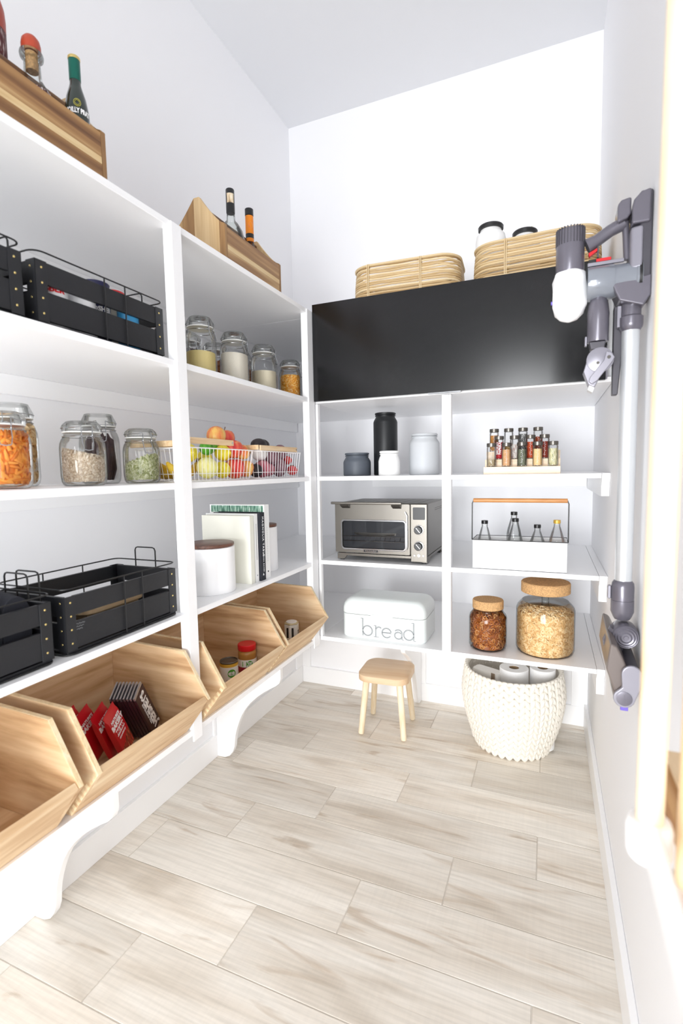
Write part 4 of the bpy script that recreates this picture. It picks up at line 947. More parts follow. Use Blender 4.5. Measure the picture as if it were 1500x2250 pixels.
# ---------------------------------------------------------------- stepped spice rack
R0 = thing('spice_rack', 'pale wooden three-step rack full of spice jars', 'rack', (1.226, -.600, Z4))
hw = .127
for k, (ya, yb, za, zb2) in enumerate(((-.062, -.016, 0, .026), (-.0155, .030, 0, .053), (.0305, .078, 0, .083))):
    obj('step', G().box(-hw, hw, ya, yb, za, zb2), M['rackwood'], R0, .001)
M['sp'] = {}
def spice(x, y, z, cols, label, fill=.85, kind='pow', word=None):
    t = thing('spice_jar', label, 'spice jar', (x, y, z), 0, 'small glass spice jars on the wooden rack'); r, h = .0165, .085
    obj('glass_body', G().lathe([(r-.002, 0), (r, .002), (r, h-.016), (r-.002, h-.013), (r-.002, h-.008)], 20, cap=False).lathe([(r-.003, .003), (.0001, .003)], 20, cap=False), M['glass'], t)
    n = 'spice_' + '_'.join(cols)
    m = bpy.data.materials.get(n) or fruitmat(n, cols, 260 if kind == 'pow' else 120, .3, .9)
    obj('contents', G().lathe([(r-.003, .0035), (r-.0017, .006), (r-.0017, .006+(h-.026)*fill)], 20), m, t)
    obj('lid', G().lathe([(r-.0015, h-.0130), (r+.0004, h-.0125), (r+.0004, h-.001), (r-.001, h)], 20), M['steel'], t)
    if word:
        X = Matrix.Translation((0, 0, .040)) @ Matrix.Rotation(0, 4, 'Z')
        for q, wd in enumerate(word.split('|')):
            me = text(wd, .0115, M['whitetext'], t, Matrix.Identity(4), bold=.0003)
            for v in me.data.vertices:
                xx, yy, zz = v.co; a = (-yy + (q-.5*(len(word.split('|'))-1))*.0095*1.0)/(r+.0003); rr = r+.0004+zz
                v.co = (-rr*math.sin(a) if False else rr*math.sin(a+.0), -rr*math.cos(a), .040+xx)
    else:
        g = G()
        P = [((r+.0004)*math.sin(p[2]/r+.05), -(r+.0004)*math.cos(p[2]/r+.05), .038+p[0]) for p in scrib(22, .05, .011, x*50)]
        g.tube(P, .00055, 4)
        obj('handwriting', g, M['whitetext'], t)
    return t
S1 = [(1.124, ['C9B79A', '8C7A58', 'E6DCC6'], 'front row spice jar at the left end, a quarter full of brown herb', .35, 'seed'), (1.176, ['C79668', 'D4A77A', 'DDB68C'], 'front row jar of light brown powder, second from the left end', .92, 'pow'),
      (1.228, ['4E5240', '6E7260', '8C9078'], 'middle jar of the front row, filled with grey-green herb', .92, 'seed'), (1.279, ['E0BC84', 'E8C894', 'EED2A4'], 'front row jar of yellow-beige powder, second from the right end', .92, 'pow'), (1.329, ['8A9060', 'D8D0A8', 'F0EAD4'], 'front row jar of speckled green and white seasoning at the right end', .92, 'seed')]
for x, c, l, f, kd in S1: spice(x, -.600-.039, Z4+.0262, c, l, f, kd)
S2 = [(1.146, ['9E1420', 'B01C28', 'BE2A34'], 'second row jar of deep red powder with upright white lettering', .95, 'pow', 'SMOKED|PAPRIKA'), (1.200, ['8A3020', 'D6D2CC', 'E8E6E2'], 'second row jar, pale above and red below, left of centre', .8, 'seed', None), (1.254, ['8E2414', 'C04A24', 'D87A4A'], 'second row jar of coarse red chilli flakes', .92, 'seed', None), (1.301, ['6E2016', '8A3020', '9C4030'], 'second row jar of dark red-brown powder at the right', .92, 'pow', None)]
for x, c, l, f, kd, w in S2: spice(x, -.600+.007, Z4+.0532, c, l, f, kd, w)
S3 = [(1.124, ['A06A2C', 'B87E3C', 'C8924E'], 'back row jar of golden brown powder at the left end', .92, 'pow'), (1.176, ['A8803C', 'C8A050', 'DCC080'], 'back row jar nearly empty, with a little yellow seed at the bottom', .35, 'seed'), (1.226, ['1E1E20', '6A6A6A', 'D8D8D4'], 'back row jar of black peppercorns', .95, 'seed'), (1.278, ['96381C', 'A84A26', 'B85E36'], 'back row jar of rust red powder, tallest at the right', .75, 'pow')]
for x, c, l, f, kd in S3: spice(x, -.600+.054, Z4+.0832, c, l, f, kd)

# ---------------------------------------------------------------- toaster oven
OX, OY = .709, -.520
ov = thing('toaster_oven', 'stainless steel toaster oven with glass door and two dials', 'oven', (OX, OY, Z3), math.radians(.0))
hw, yf = .188, -.146
obj('housing', G().box(-hw, hw, yf, .160, .030, .232), M['steel'], ov, .006, seg=3)
g = G().prism([(-hw+.002, .0285), (hw-.002, .0285), (hw-.002, .004), (hw-.022, .004), (hw-.034, .018), (-hw+.044, .018), (-hw+.032, .004), (-hw+.002, .004)], 'y', yf+.001, yf+.012)
obj('plinth', g, M['steel'], ov, .001)
for sx in (-1, 1):
    obj('side_plinth', G().prism([(yf+.013, .0285), (.158, .0285), (.158, .004), (.13, .004), (.115, .018), (-.095, .018), (-.11, .004), (yf+.013, .004)], 'x', *sorted((sx*(hw-.002), sx*(hw-.012)))), M['steel'], ov, .001)
for x in (-hw+.018, hw-.018):
    for y in (yf+.016, .14): obj('foot', G().cyl(.009, 0, .012, 12, c=(x, y, 0)), M['blackplastic'], ov)
# door with window
dx0, dx1, dz0, dz1 = -hw+.001, .121, .034, .229
wx0, wx1, wz0, wz1 = -.157, .103, .052+.0, .162
def frame(o, i):
    n = len(o); vs = o+i; return vs, [(k, (k+1) % n, n+(k+1) % n, n+k) for k in range(n)]
def rr2(x0, x1, z0, z1, r, y, n=5): return [(a, y, b) for a, b, _ in rrect((x1-x0)/2, (z1-z0)/2, r, 0, n, (x0+x1)/2, (z0+z1)/2)]
d = None
yd = yf-.0135
g = G()
o1 = rr2(dx0, dx1, dz0, dz1, .004, yd); i1 = rr2(wx0, wx1, wz0, wz1, .012, yd); i2 = rr2(wx0, wx1, wz0, wz1, .012, yf-.003); o2 = rr2(dx0, dx1, dz0, dz1, .004, yf-.0008)
g.add(*frame(o1, i1)); g.add(*frame(i1, i2)); g.add(*frame(o2, o1))
d = obj('oven_door', g, M['steel'], ov)
g = G(); a = rr2(wx0-.004, wx1+.004, wz0-.004, wz1+.004, .014, yd-.0015); b2 = rr2(wx0, wx1, wz0, wz1, .011, yd-.0015); c2 = rr2(wx0-.006, wx1+.006, wz0-.006, wz1+.006, .016, yd-.0001)
g.add(*frame(a, b2)); g.add(*frame(c2, a)); obj('window_trim', g, M['chrome'], d)
obj('window_pane', G().add(rr2(wx0+.0003, wx1-.0003, wz0+.0003, wz1-.0003, .011, yd+.001), [tuple(range(24))]), M['ovenglass'], d)
# oven interior behind the glass
g = G(); bx = (wx0-.004, wx1+.004, yf-.0022, .10, wz0-.012, wz1+.02)
g.add([(bx[0], bx[2], bx[4]), (bx[1], bx[2], bx[4]), (bx[1], bx[2], bx[5]), (bx[0], bx[2], bx[5])], [])
inner = G().box(wx0-.002, wx1+.002, yf-.0012, yf-.0009, wz0-.002, wz1+.002)
obj('cavity', inner, mat('oven_cavity', '1B1C22', .4), d)
g = G()
for k in range(12): g.tube([(wx0+.01+k*.0205, yf-.0045, .083), (wx0+.014+k*.0205, yf-.0020, .098)], .0008, 4)
g.tube([(wx0+.002, yf-.0050, .081), (wx1-.002, yf-.0050, .081)], .0016, 5); g.tube([(wx0+.002, yf-.003, .1), (wx1-.002, yf-.003, .1)], .0012, 5)
obj('rack', g, M['chrome'], d)
g = G().lathe([(.0001, 0), (.085, .004), (.088, .010), (.084, .010), (.078, .005), (.0001, .004)], 24, cap=False, xf=Matrix.Translation((-.022, yf-.0040, .1)) @ Matrix.Diagonal((1, .03, 1.5, 1)))
obj('baking_tray', g, M['steeldark'], d)
# handle bar along the top edge
obj('handle', G().box(-hw-.004, .098, yf-.046, yf-.034, .229, .239), M['steel'], d, .003)
for x in (-.155, .055): obj('handle_bracket', G().prism([(yd-.0005, .212), (yd-.0005, .2285), (yf-.040, .2285), (yf-.036, .222)], 'x', x, x+.034), M['steeldark'], d, .001)
obj('side_trim', G().tube([(.108, yd-.002, .055), (.112, yd-.003, .066), (.112, yd-.003, .185), (.104, yd-.002, .200)], .0032, 6), M['chrome'], d)
obj('badge', G().add(*(lambda a: (a, [tuple(range(len(a)))]))(rr2(-.069, -.004, .0365, .0495, .002, yd-.0012))), M['chrome'], d)
obj('badge_plate', G().add(*(lambda a: (a, [tuple(range(len(a)))]))(rr2(-.066, -.007, .0385, .0475, .001, yd-.0016))), M['blackplastic'], d)
text('KitchenAid', .0105, M['chrome'], d, FY(-.0365, yd-.0018, .0432), bold=.0002)
# control panel
p = obj('control_panel', G().box(.124, hw-.001, yf-.011, yf-.0005, .008, .230), M['steel'], ov, .002)
obj('display', G().add(*(lambda a: (a, [tuple(range(len(a)))]))(rr2(.133, .180, .171, .218, .004, yf-.0118))), M['blackplastic'], p)
for zc in (.132, .070):
    obj('dial_ring', G().lathe([(.019, 0), (.019, .002), (.0165, .003)], 28, xf=T(.156, yf-.0111, zc, PI/2)), M['chrome'], p)
    k = obj('dial', G().lathe([(.0155, 0), (.0150, .010), (.0135, .0125)], 28, xf=T(.156, yf-.0142, zc, PI/2)), M['blackplastic'], p)
    g = G()
    for q in range(11):
        a = -2.3+q*.46; g.box(-.0004, .0004, -.0003, 0, .0205, .0225, xf=Matrix.Translation((.156, yf-.0112, zc)) @ Matrix.Rotation(a, 4, 'Y'))
    obj('dial_marks', g, M['darktext'], p)
    obj('pointer', G().box(-.0012, .0012, -.0004, 0, -.011, .012, xf=Matrix.Translation((.156, yf-.0268, zc)) @ Matrix.Rotation(-.7, 4, 'Y')), M['chrome'], k)
for x, r in ((.139, .0035), (.156, .0060), (.173, .0035)): obj('button', G().cyl(r, 0, .003, 16, xf=T(x, yf-.0112, .034, PI/2)), M['chrome'], p)
g = G()
for q in range(7): g.box(hw+.0002, hw+.0006, -.02+q*.022, -.004+q*.022, .198, .200); g.box(hw+.0002, hw+.0006, -.02+q*.022, -.004+q*.022, .205, .207)
obj('side_vent', g, M['steeldark'], ov)
g = G()
for q in range(9): g.box(-.15+q*.037, -.149+q*.037, -.13, .14, .2322, .2326)
obj('top_groove', g, M['steeldark'], ov)

# ---------------------------------------------------------------- white caddy of bottles
cd = thing('bottle_caddy', 'white metal box caddy with a black wire frame and wooden handle', 'caddy', (1.222, -.625, Z3))
hw, hd, H = .156, .062, .105
g = G().box(-hw, hw, -hd, -hd+.0015, 0, H).box(-hw, hw, hd-.0015, hd, 0, H).box(-hw, -hw+.0015, -hd+.0016, hd-.0016, 0, H).box(hw-.0015, hw, -hd+.0016, hd-.0016, 0, H).box(-hw, hw, -hd, hd, -.0, .0015)
obj('box_body', g, M['white'], cd)
obj('wire_frame', G().tube([(-hw-.002, -hd-.002, H), (hw+.002, -hd-.002, H), (hw+.002, hd+.002, H), (-hw-.002, hd+.002, H)], .0018, 6, True), M['wire'], cd)
for s in (-1, 1): obj('wire_handle', G().tube([(s*(hw+.0025), -hd, H), (s*(hw+.003), -hd+.004, H+.01), (s*(hw+.003), -hd+.006, .236), (s*(hw-.002), -hd+.006, .248)], .0020, 6), M['wire'], cd)
obj('wooden_grip', G().cyl(.0075, -hw+.001, hw-.001, 16, xf=T(0, -hd+.006, .247, 0, PI/2, 0), ch=.001), M['handlewood'], cd)
def cbottle(x, y, h, label, cap=None, r=.026, liquid=None):
    t = thing('glass_bottle', label, 'bottle', (x, y, Z3+.0018), 0, 'clear bottles in the white caddy')
    obj('glass_body', G().lathe([(r-.003, 0), (r, .003), (r, h-.082), (r-.003, h-.066), (.0135, h-.030), (.0105, h-.022), (.0105, h-.012)], 24, cap=False), M['glass'], t)
    obj('cap', G().cyl(.0118, h-.0125, h, 20, ch=.001), cap or M['blackplastic'], t)
    if liquid: obj('label', G().lathe([(r-.001, h-.115), (r-.001, h-.085)], 24, cap=False), liquid, t)
    return t
cbottle(1.100, -.622, .167, 'clear black-capped bottle at the left end of the caddy')
cbottle(1.208, -.632, .178, 'black-capped bottle in front, left of the caddy middle')
cbottle(1.200, -.578, .197, 'taller black-capped bottle standing right behind another in the caddy')
cbottle(1.282, -.630, .157, 'lowest wide-shouldered black-capped bottle in the caddy', r=.030)
cbottle(1.346, -.622, .174, 'gold-capped bottle at the right end of the caddy', mat('gold_cap', 'D9AE4C', .35, .4), .027, fruitmat('pink_and_ochre_label', ['C8A030', 'E8D0C8', 'E6A0A0'], 30, 0, .5))

# ---------------------------------------------------------------- bread box
bb = thing('bread_box', 'white enamel bread box with rounded lid and outlined lettering', 'bread box', (.711, -.565, Z2), math.radians(.0))
hw, hd = .174, .105
obj('body', G().loft([rrect(hw-.004, hd-.004, .030, 0, 6), rrect(hw, hd, .034, .004, 6), rrect(hw, hd, .034, .096, 6)]), M['bread'], bb)
obj('lid', G().loft([rrect(hw, hd, .034, .098, 6), rrect(hw+.0008, hd+.0008, .034, .100, 6), rrect(hw+.0005, hd+.0005, .034, .120, 6), rrect(hw-.004, hd-.004, .032, .136, 6), rrect(hw-.013, hd-.013, .028, .149, 6), rrect(hw-.026, hd-.026, .022, .1575, 6), rrect(hw-.042, hd-.042, .02, .160, 6)]), M['bread'], bb)
obj('finger_lip', G().prism([(-.048, .097), (.048, .097), (.040, .103), (-.040, .103)], 'y', -hd-.0060, -hd-.0009), M['bread'], bb, .001)
g = G(); yy = -hd-.0006; w = .0011
def st(pts): g.tube([(x, yy, z) for x, z in pts], w, 4)
def arc(cx, cz, rx, rz, a0, a1, n=18): return [(cx+rx*math.cos(math.radians(a0+(a1-a0)*i/n)), cz+rz*math.sin(math.radians(a0+(a1-a0)*i/n))) for i in range(n+1)]
b0 = .012; xh = .046
for off, rr in ((0, 0), (.0035, .003)):      # outlined letters: two parallel strokes
    # b
    st([(-.082+off, b0), (-.082+off, .083)]); st(arc(-.060, b0+.022, .0215-rr, .0215-rr, 170, -170))
    # r
    st([(-.027+off, b0), (-.027+off, xh+.012)]); st(arc(-.012, .040, .0135-rr, .0150-rr, 160, 40))
    # e
    st(arc(.020, b0+.0205, .0205-rr, .0205-rr, 10, 325)); 
    st([(.0005+rr, b0+.020+rr*.9), (.040-rr, b0+.020+rr*.9)])
    # a
    st(arc(.068, b0+.0150, .0165-rr, .0150-rr, 40, 350)); st([(.084-off, b0), (.084-off, .038)]); st(arc(.068, .038, .016-rr, .014-rr, 0, 150))
    # d
    st(arc(.110, b0+.0215, .0215-rr, .0215-rr, 10, 350)); st([(.132-off, b0), (.132-off, .083)])
for x, z in ((-.086, .083), (-.031, xh+.012), (-.031, b0), (.128-.004, .083)): st([(x-.003, z), (x+.007, z)])
st([(-.023, b0), (-.012, b0)]); st([(.083, b0), (.091, b0)]); st([(.131, b0), (.139, b0)])
g.v = [(x*1.0-.0+.0, y, z) for x, y, z in g.v]
obj('lettering', g, M['greytext'], bb)

# ---------------------------------------------------------------- cork-lidded jars
t = thing('cork_jar', 'glass jar of small pretzels with a cork lid pressed in', 'jar', (1.112, -.606, Z2), 0, 'glass jars with cork lids'); R, H = .069, .186
obj('glass_body', G().lathe([(R-.012, 0), (R-.004, .004), (R, .014), (R, .118), (R-.003, .130), (R-.012, .141), (R-.014, .147), (R-.0135, .152)], 40, cap=False).lathe([(R-.012, .001), (.0001, .001)], 36, cap=False), M['glass'], t)
obj('cork_lid', G().lathe([(R-.016, .1525), (R-.0145, .1530), (R-.0125, .155), (R-.0125, .182), (R-.0145, .186)], 36), M['cork'], t)
g = pile('pretzel', R-.003, .124, 330, 70)
vv = []
for a, b_, c in g.v:
    c = max(c+.006, .0065); lim = R-.003 - max(0, (.018-c))*.55 - max(0, c-.122)*.62; r = math.hypot(a, b_)
    if r > lim: a, b_ = a*lim/r, b_*lim/r
    vv.append((a, b_, c))
g.v = vv; obj('pretzels', g, M['c_pretzel'], t, kind='stuff')
t = thing('cork_jar', 'wide glass jar of oat rings, its thick cork lid raised on a glass stem', 'jar', (1.312, -.575, Z2), 0, 'glass jars with cork lids'); R = .1015
obj('glass_body', G().lathe([(R-.014, 0), (R-.005, .004), (R, .016), (R, .160), (R-.004, .172), (R-.014, .184), (R-.021, .190)], 48, cap=False).lathe([(R-.014, .001), (.0001, .001)], 40, cap=False), M['glass'], t)
obj('glass_neck', G().lathe([(.013, .1905), (.013, .222)], 20, cap=False), glass('neck_glass', (.95, .97, .96), (.75, .8, .8)), t)
obj('neck_ring', G().lathe([(R-.021, .1902), (R-.021, .1912), (.0135, .1915), (.0135, .1905)], 40), M['glass'], t)
obj('cork_lid', G().lathe([(R-.020, .2225), (R-.017, .2245), (R-.017, .258), (R-.020, .2615)], 44), M['cork'], t)
g = pile('ring', R-.003, .142, 1900, 700, (-.02, 0))
vv = []
for a, b_, c in g.v:
    r0 = math.hypot(a, b_); c = max(c+.004, .005)
    if c > .136: c += .018*(1-(r0/R)**2)
    lim = R-.003 - max(0, (.02-c))*.6; r = r0
    if r > lim: a, b_ = a*lim/r, b_*lim/r
    vv.append((a, b_, c))
g.v = vv; obj('oat_rings', g, M['c_ring'], t, kind='stuff')

# ---------------------------------------------------------------- stool
st_ = thing('wooden_stool', 'small pale wooden stool with four round splayed legs', 'stool', (.625, -.335, 0), math.radians(3)); 
obj('seat', G().loft([rrect(.110, .108, .052, .254, 8), rrect(.118, .116, .056, .258, 8), rrect(.118, .116, .056, .285, 8), rrect(.112, .110, .052, .2895, 8)]), M['pine'], st_)
for sx in (-1, 1):
    for sy in (-1, 1):
        obj('leg', G().tube([(sx*.101, sy*.101, .0035), (sx*.1005, sy*.1005, .008), (sx*.078, sy*.078, .2538)], [.0115, .0135, .0155], 16), M['pineleg'], st_)

# ---------------------------------------------------------------- rope basket with paper towels
rb = thing('rope_basket', 'round chunky white cotton rope basket on the floor under the shelf', 'basket', (1.182, -.262, 0))
def brad(z):
    q = z/.335; return .150 + .062*math.sin(min(1, q*1.25)*PI/2) - (.012*(q-.75)/.25 if q > .75 else 0)
g = G(); rows = 12; 
for k in range(rows):
    z = .018 + k*.0278; r = brad(z)-.002; n = 32
    for i in range(n):
        a = 2*PI*(i+.5*(k % 2)*0)/n
        for s in (-1, 1):
            X = Matrix.Rotation(a+s*.048, 4, 'Z') @ Matrix.Translation((0, -r, z)) @ Matrix.Rotation(s*.50, 4, 'Y')
            g.ell((0, 0, 0), .0108, .0110, .0232, 8, 6, X)
o = obj('braided_rope', g, M['rope'], rb, kind='stuff')
wall_ = G().lathe([(brad(0)-.012, .002)] + [(brad(.335*i/8)-.003, max(.003, .335*i/8)) for i in range(9)] + [(brad(.335*i/8)-.012, .335*i/8) for i in range(8, 0, -1)] + [(brad(0)-.02, .012), (.0001, .012)], 48, cap=False)
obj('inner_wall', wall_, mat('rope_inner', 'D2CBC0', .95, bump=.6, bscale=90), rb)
g = G()
for i in range(56):
    a = 2*PI*i/56; r = brad(.335)-.003; X = Matrix.Rotation(a, 4, 'Z') @ Matrix.Translation((0, -r, .343)) @ Matrix.Rotation(.9, 4, 'X') @ Matrix.Rotation(PI/2-.45, 4, 'Y'); g.ell((0, 0, 0), .0085, .0085, .020, 7, 5, X)
obj('rope_rim', g, M['rope'], rb, kind='stuff')
for x, y, r, h, l in ((1.190, -.300, .060, .345, 'upright paper towel roll in front, in the rope basket'), (1.305, -.275, .052, .350, 'second paper towel roll to the right in the rope basket')):
    t = thing('paper_towel_roll', l, 'paper towel', (x, y, .0135 if False else .0125), .3, 'paper towel rolls in the rope basket')
    ring = [(r, 0), (r, h), (.021, h), (.020, h-.03), (.020, .002)]
    obj('towel_roll', G().lathe([(r-.001, 0), (r, .001), (r, h-.002), (r-.002, h), (.0215, h), (.0205, h-.04)], 36, cap=False), M['towel'], t)
    obj('cardboard_tube', G().lathe([(.0203, .005), (.0203, h-.002)], 20, cap=False), mat('cardboard', 'A88F70', .9) if r == .060 else bpy.data.materials['cardboard'], t)
    obj('loose_sheet', G().box(r-.001, r+.0006, -.001, .010, .002, h-.003), M['towel'], t)
t = thing('folded_cloth', 'folded white cloth with a small leather tag in the rope basket', 'cloth', (1.078, -.300, .0125), math.radians(-25))
obj('cloth', G().loft([rrect(.060, .030, .015, 0), rrect(.066, .034, .016, .03), rrect(.066, .034, .016, .305), rrect(.060, .028, .014, .320)]), M['cloth'], t)
obj('leather_tag', G().box(.040, .058, -.0365, -.0345, .285, .326), M['leather'], t, .0008)

# ---------------------------------------------------------------- cordless vacuum on its wall dock (profile in the xz plane at y = -1.30)
v = thing('cordless_vacuum', 'grey cordless stick vacuum hanging on the right wall', 'vacuum', (RW-.006, -1.30, 1.30))
VY = -1.30
def VP(name, g, m, bevel=0, parent=None, label=None):
    o = obj(name, g, m, None, bevel, False, label); o.data.transform(Matrix.Translation(-Vector(v.location))); o.parent = parent or v; return o
dk = VP('wall_dock', G().box(1.478, RW-.0008, VY-.026, VY+.026, 1.560, 1.770), M['vacdark'], .004)
VP('dock_cradle', G().prism([(1.430, 1.595), (RW-.001, 1.605), (RW-.001, 1.565), (1.488, 1.545), (1.445, 1.560)], 'y', VY-.030, VY+.030), M['vacgrey'], .003, dk)
VP('battery', G().prism([(1.463, 1.735), (1.466, 1.752), (1.478, 1.765), (1.4955, 1.769), (1.4955, 1.705), (1.463, 1.705)], 'y', VY-.034, VY+.034), M['vacgrey'], .004)
VP('battery_clip', G().loft([[(x, y, z) for x, y in ((1.462, VY-.028), (1.484, VY-.034), (1.484, VY+.034), (1.462, VY+.028))] for z in (1.618, 1.702)], smooth=False), M['vaclight'], .006)
VP('grip_top', G().prism([(1.438, 1.716), (1.438, 1.752), (1.445, 1.760), (1.4625, 1.763), (1.4625, 1.730), (1.456, 1.722)], 'y', VY-.024, VY+.024), M['vacgrey'], .004)
h = VP('handle', G().tube([(1.384, VY, 1.688), (1.402, VY, 1.696), (1.428, VY, 1.712), (1.452, VY, 1.722)], [.0155, .0125, .0125, .0135], 14).tube([(1.455, VY, 1.724), (1.458, VY, 1.68), (1.460, VY, 1.648)], .0068, 10), M['vacgrey'])
VP('trigger', G().prism([(1.387, 1.672), (1.404, 1.680), (1.404, 1.674), (1.389, 1.664)], 'y', VY-.006, VY+.006), M['red'], .001, h)
VP('trigger_guard', G().box(1.404, 1.407, VY-.005, VY+.005, 1.661, 1.684), M['vacdark'], .0005, h)
mb = VP('motor_body', G().lathe([(.0270, 1.636), (.0282, 1.640), (.0282, 1.722), (.0262, 1.7255)], 32, c=(1.352, VY, 0)), M['vacgrey'])
g = G()
for i in range(28):
    a = 2*PI*i/28; g.box(-.0286-.0006, -.0275, -.0011, .0011, 1.694, 1.7275, xf=Matrix.Translation((1.352, VY, 0)) @ Matrix.Rotation(a, 4, 'Z'))
    g.box(-.0275, -.018, -.0008, .0008, 1.7255, 1.7275, xf=Matrix.Translation((1.352, VY, 0)) @ Matrix.Rotation(a, 4, 'Z'))
VP('cooling_rib', g, M['vacdark'], 0, mb)['kind'] = 'stuff'
g = G().lathe([(.004, 1.536), (.018, 1.541), (.028, 1.552), (.0335, 1.568), (.0345, 1.60), (.0335, 1.622), (.0300, 1.636), (.0285, 1.6375)], 40, c=(1.352, VY, 0))
g.v = [(1.352+(x-1.352)*(1+.045*math.sin(z*170+5*math.atan2(y-VY, x-1.352))), VY+(y-VY)*(1+.045*math.sin(z*170+5*math.atan2(y-VY, x-1.352))), z) for x, y, z in g.v]
VP('filter_cover', g, M['vacwhite'], label='white cloth cover over the cyclone')
VP('cover_button', G().cyl(.004, 0, .006, 10, xf=T(1.3215, VY, 1.580, 0, -PI/2, 0)), M['purple'])
X = T(1.386, VY, 1.608, 0, PI/2, 0)
VP('dust_bin', G().lathe([(.0335, 0), (.0345, .004), (.0345, .048), (.0335, .050), (.0325, .052), (.0325, .088), (.0345, .090), (.0345, .100)], 36, xf=X), M['vacclear'])
VP('bin_ring', G().lathe([(.0356, .0935), (.0356, .0990)], 36, xf=X), M['blackplastic'])
VP('bin_rail', G().box(1.386, 1.454, VY-.009, VY-.002, 1.6435, 1.6505), M['vaclight'], .001)
VP('red_catch', G().box(1.402, 1.430, VY-.0105, VY-.003, 1.6505, 1.6565), M['red'], .001)
VP('black_slider', G().box(1.388, 1.422, VY-.0015, VY+.006, 1.6505, 1.6595), M['blackplastic'], .001)
tl = VP('nozzle_tube', G().lathe([(.0205, 1.487), (.0210, 1.489), (.0210, 1.535), (.0215, 1.545), (.0190, 1.565), (.014, 1.580), (.006, 1.586)], 28, c=(1.409, VY, 0)), M['vacgrey'])
VP('nozzle_button', G().box(1.384, 1.3885, VY-.006, VY+.006, 1.480, 1.500), M['vaclight'], .0015, tl)
b_ = VP('brush_tool', G().prism([(1.392, 1.4865), (1.424, 1.4865), (1.421, 1.470), (1.395, 1.470)], 'y', VY-.014, VY+.014), M['vacdark'], .002)
VP('pivot_disc', G().lathe([(.0260, 0), (.0260, .004), (.024, .005)], 30, xf=T(1.413, VY-.016, 1.446, PI/2)).box(1.395, 1.43, VY-.0155, VY+.014, 1.43, 1.462), M['vaclight'], 0, b_)
VP('pivot_screw', G().cyl(.0030, 0, .001, 12, xf=T(1.409, VY-.0215, 1.440, PI/2)), M['steeldark'], 0, b_)
VP('swing_arm', G().prism([(1.424, 1.462), (1.434, 1.458), (1.440, 1.448), (1.436, 1.440), (1.408, 1.402), (1.398, 1.396), (1.392, 1.402), (1.394, 1.410), (1.420, 1.444)], 'y', VY-.027, VY-.0215), M['vaclight'], .0015, b_)
VP('arm_screw', G().cyl(.0036, 0, .001, 12, xf=T(1.429, VY-.0271, 1.449, PI/2)), M['steeldark'], 0, b_)
VP('brush_shell', G().prism([(1.388, 1.446), (1.400, 1.452), (1.420, 1.424), (1.404, 1.390), (1.392, 1.396), (1.382, 1.424)], 'y', VY-.020, VY+.016), M['vaclight'], .002, b_)
VP('bristles', G().prism([(1.394, 1.3965), (1.404, 1.3895), (1.400, 1.380), (1.391, 1.386)], 'y', VY-.016, VY+.014), mat('clear_bristle', 'D6D6D8', .4), 0, b_)
# crevice tool hanging behind the wand
VP('crevice_tool', G().loft([[(x, y, z) for x, y in ((1.440, VY+.012), (1.447+w2, VY+.012), (1.447+w2, VY+.034), (1.440, VY+.034))] for z, w2 in ((1.560, .012), (1.50, .012), (1.43, .008), (1.375, .004))], smooth=False), M['vacdark'], .002)
wd = VP('wand', G().lathe([(.0168, .972), (.0168, 1.5095)], 28, c=(1.4705, VY, 0)), M['alu'])
VP('wand_collar', G().lathe([(.0172, 1.503), (.0215, 1.510), (.0225, 1.516), (.0225, 1.530), (.0185, 1.533), (.0180, 1.590), (.015, 1.598)], 28, c=(1.4705, VY, 0)), M['vacgrey'], 0, wd)
VP('collar_button', G().box(1.444, 1.4525, VY-.006, VY+.006, 1.512, 1.556), M['vaclight'], .002, wd)
hb2 = VP('head_collar', G().lathe([(.0175, .9705), (.0170, .974), (.0215, .968), (.0225, .960), (.0225, .932), (.0218, .9315), (.0218, .9305), (.0228, .930), (.0228, .905), (.018, .893), (.015, .888)], 28, c=(1.4700, VY, 0)), M['vacgrey'])
VP('collar_button', G().box(1.4405, 1.4475, VY-.006, VY+.006, .932, .962), M['vaclight'], .0025, hb2)
pv = VP('pivot_joint', G().lathe([(.020, -.032), (.0255, -.030), (.0265, -.024), (.0265, .016), (.024, .021), (.0225, .0205), (.020, .0235), (.018, .023), (.015, .0255), (.012, .025), (.009, .0272), (.005, .027), (.0045, .0285), (.0008, .0285)], 36, xf=T(1.4745, VY-.012, .857, PI/2)), M['vacgrey'])
ne = VP('head_neck', G().tube([(1.462, VY-.012, .868), (1.452, VY-.006, .840), (1.456, VY-.01, .808), (1.468, VY-.03, .780)], [.0175, .0200, .0195, .016], 16), M['vacgrey'])
def slantcyl(p, q, r, n=22): return G().tube([p, q], r, n)
VP('brush_housing', G().loft([[(1.440-.001, y0, .868-.03*0+dz), (1.452, y0, .862+dz), (1.480, y0, .800+dz), (1.470, y0, .752+dz), (1.450, y0, .765+dz), (1.433, y0, .812+dz)] for y0, dz in ((VY+.075, .012), (VY+.0, .0), (VY-.095, -.008))], smooth=False), mat('brown_tinted_clear', '6E6460', .3, 0, coat=.2), .004)
VP('brush_roll', slantcyl((1.478, VY+.06, .812), (1.478, VY-.098, .800), .0165), M['vacdark'])
VP('brush_roll', slantcyl((1.464, VY+.06, .768), (1.464, VY-.098, .752), .0175), bpy.data.materials['brown_tinted_clear'])
ec = VP('end_cap', G().prism([(1.4775+.0185*math.cos(a), .803+.0185*math.sin(a)) for a in [math.radians(-20+20*i) for i in range(11)]] + [(1.4610, .775)] + [(1.4655+.0200*math.cos(a), .752+.0200*math.sin(a)) for a in [math.radians(150+20*i) for i in range(10)]] + [(1.494, .775)], 'y', VY-.106, VY-.0985), M['vaclight'], .0025)
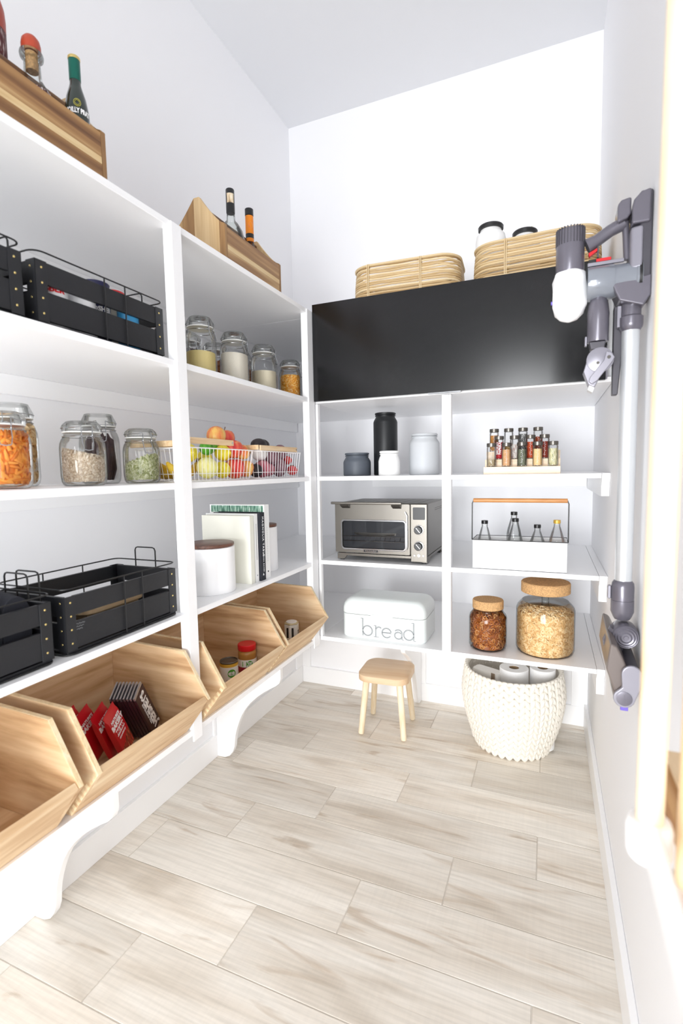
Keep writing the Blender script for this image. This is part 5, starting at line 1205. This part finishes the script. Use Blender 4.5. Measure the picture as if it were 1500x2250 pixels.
VP('cap_screw', G().lathe([(.0145, 0), (.0145, .0012), (.0130, .0015)], 26, xf=T(1.4655, VY-.1062, .752, PI/2)).box(1.4648, 1.4662, VY-.1085, VY-.1075, .7435, .7605), M['vacgrey'], 0, ec)
VP('release_tab', G().box(1.459, 1.473, VY-.1055, VY-.099, .7265, .7375), M['purple'], .001, ec)

# ---------------------------------------------------------------- wall rack with dowels, close to the camera on the right
rk = thing('wall_rack', 'white wall rack with upright wooden dowels, nearest the camera on the right wall', 'rack', (1.45, -2.2, .92))
def RP(name, g, m, bevel=0, parent=None, label=None):
    o = obj(name, g, m, None, bevel, False, label); o.data.transform(Matrix.Translation(-Vector(rk.location))); o.parent = parent or rk; return o
RP('front_rail', G().box(1.3945, 1.4055, -2.50, -2.070, .902, .930), M['white'], .003)
RP('tray', G().box(1.4070, RW-.001, -2.50, -2.035, .864, .870), M['white'], .001)
RP('back_plate', G().box(RW-.005, RW-.0006, -2.50, -2.035, .8705, 1.50), M['white'], .001)
for k, (x, y, z0) in enumerate(((1.400, -2.062, .9285), (1.432, -2.050, .8705))):
    dd = RP('dowel', G().tube([(x, y, z0), (x-.001, y-.028, 1.62)], .0105, 16), M['dowel'])
    if k == 0: RP('dowel_socket', G().lathe([(.0150, .896), (.0170, .900), (.0175, .922), (.0155, .928)], 24, c=(x, y, 0)), M['white'], 0, dd)
RP('top_rail', G().box(1.390, 1.445, -2.50, -2.04, 1.6205, 1.640), M['white'], .003)
t = thing('wooden_board', 'brown wooden board with a rough edge standing behind the rack dowels', 'board', (1.447, -2.16, .8708))
M['bark'] = wood('live_edge_board', ['7A4E26', 'A87440', 'C99A62', 'D9B080'], 'y', 22, 2, .6)
obj('board', G().prism([(-.20, .0), (.225, .0), (.238, .012), (.240, .036), (.230, .050), (-.20, .050)], 'x', -.017, .020), M['bark'], t, .004)
obj('smooth_top', G().box(-.014, .017, -.197, .226, .0502, .056), M['bamboo'], t, .002)
t = thing('white_plate', 'white round dish standing behind the wooden board in the rack', 'plate', (1.490, -2.03, .8706))
obj('dish', G().lathe([(.0001, 0), (.09, .001), (.11, .006), (.11, .009), (.09, .005), (.0001, .004)], 36, cap=False, xf=T(0, 0, .1105, 0, -PI/2, 0)), M['white'], t)
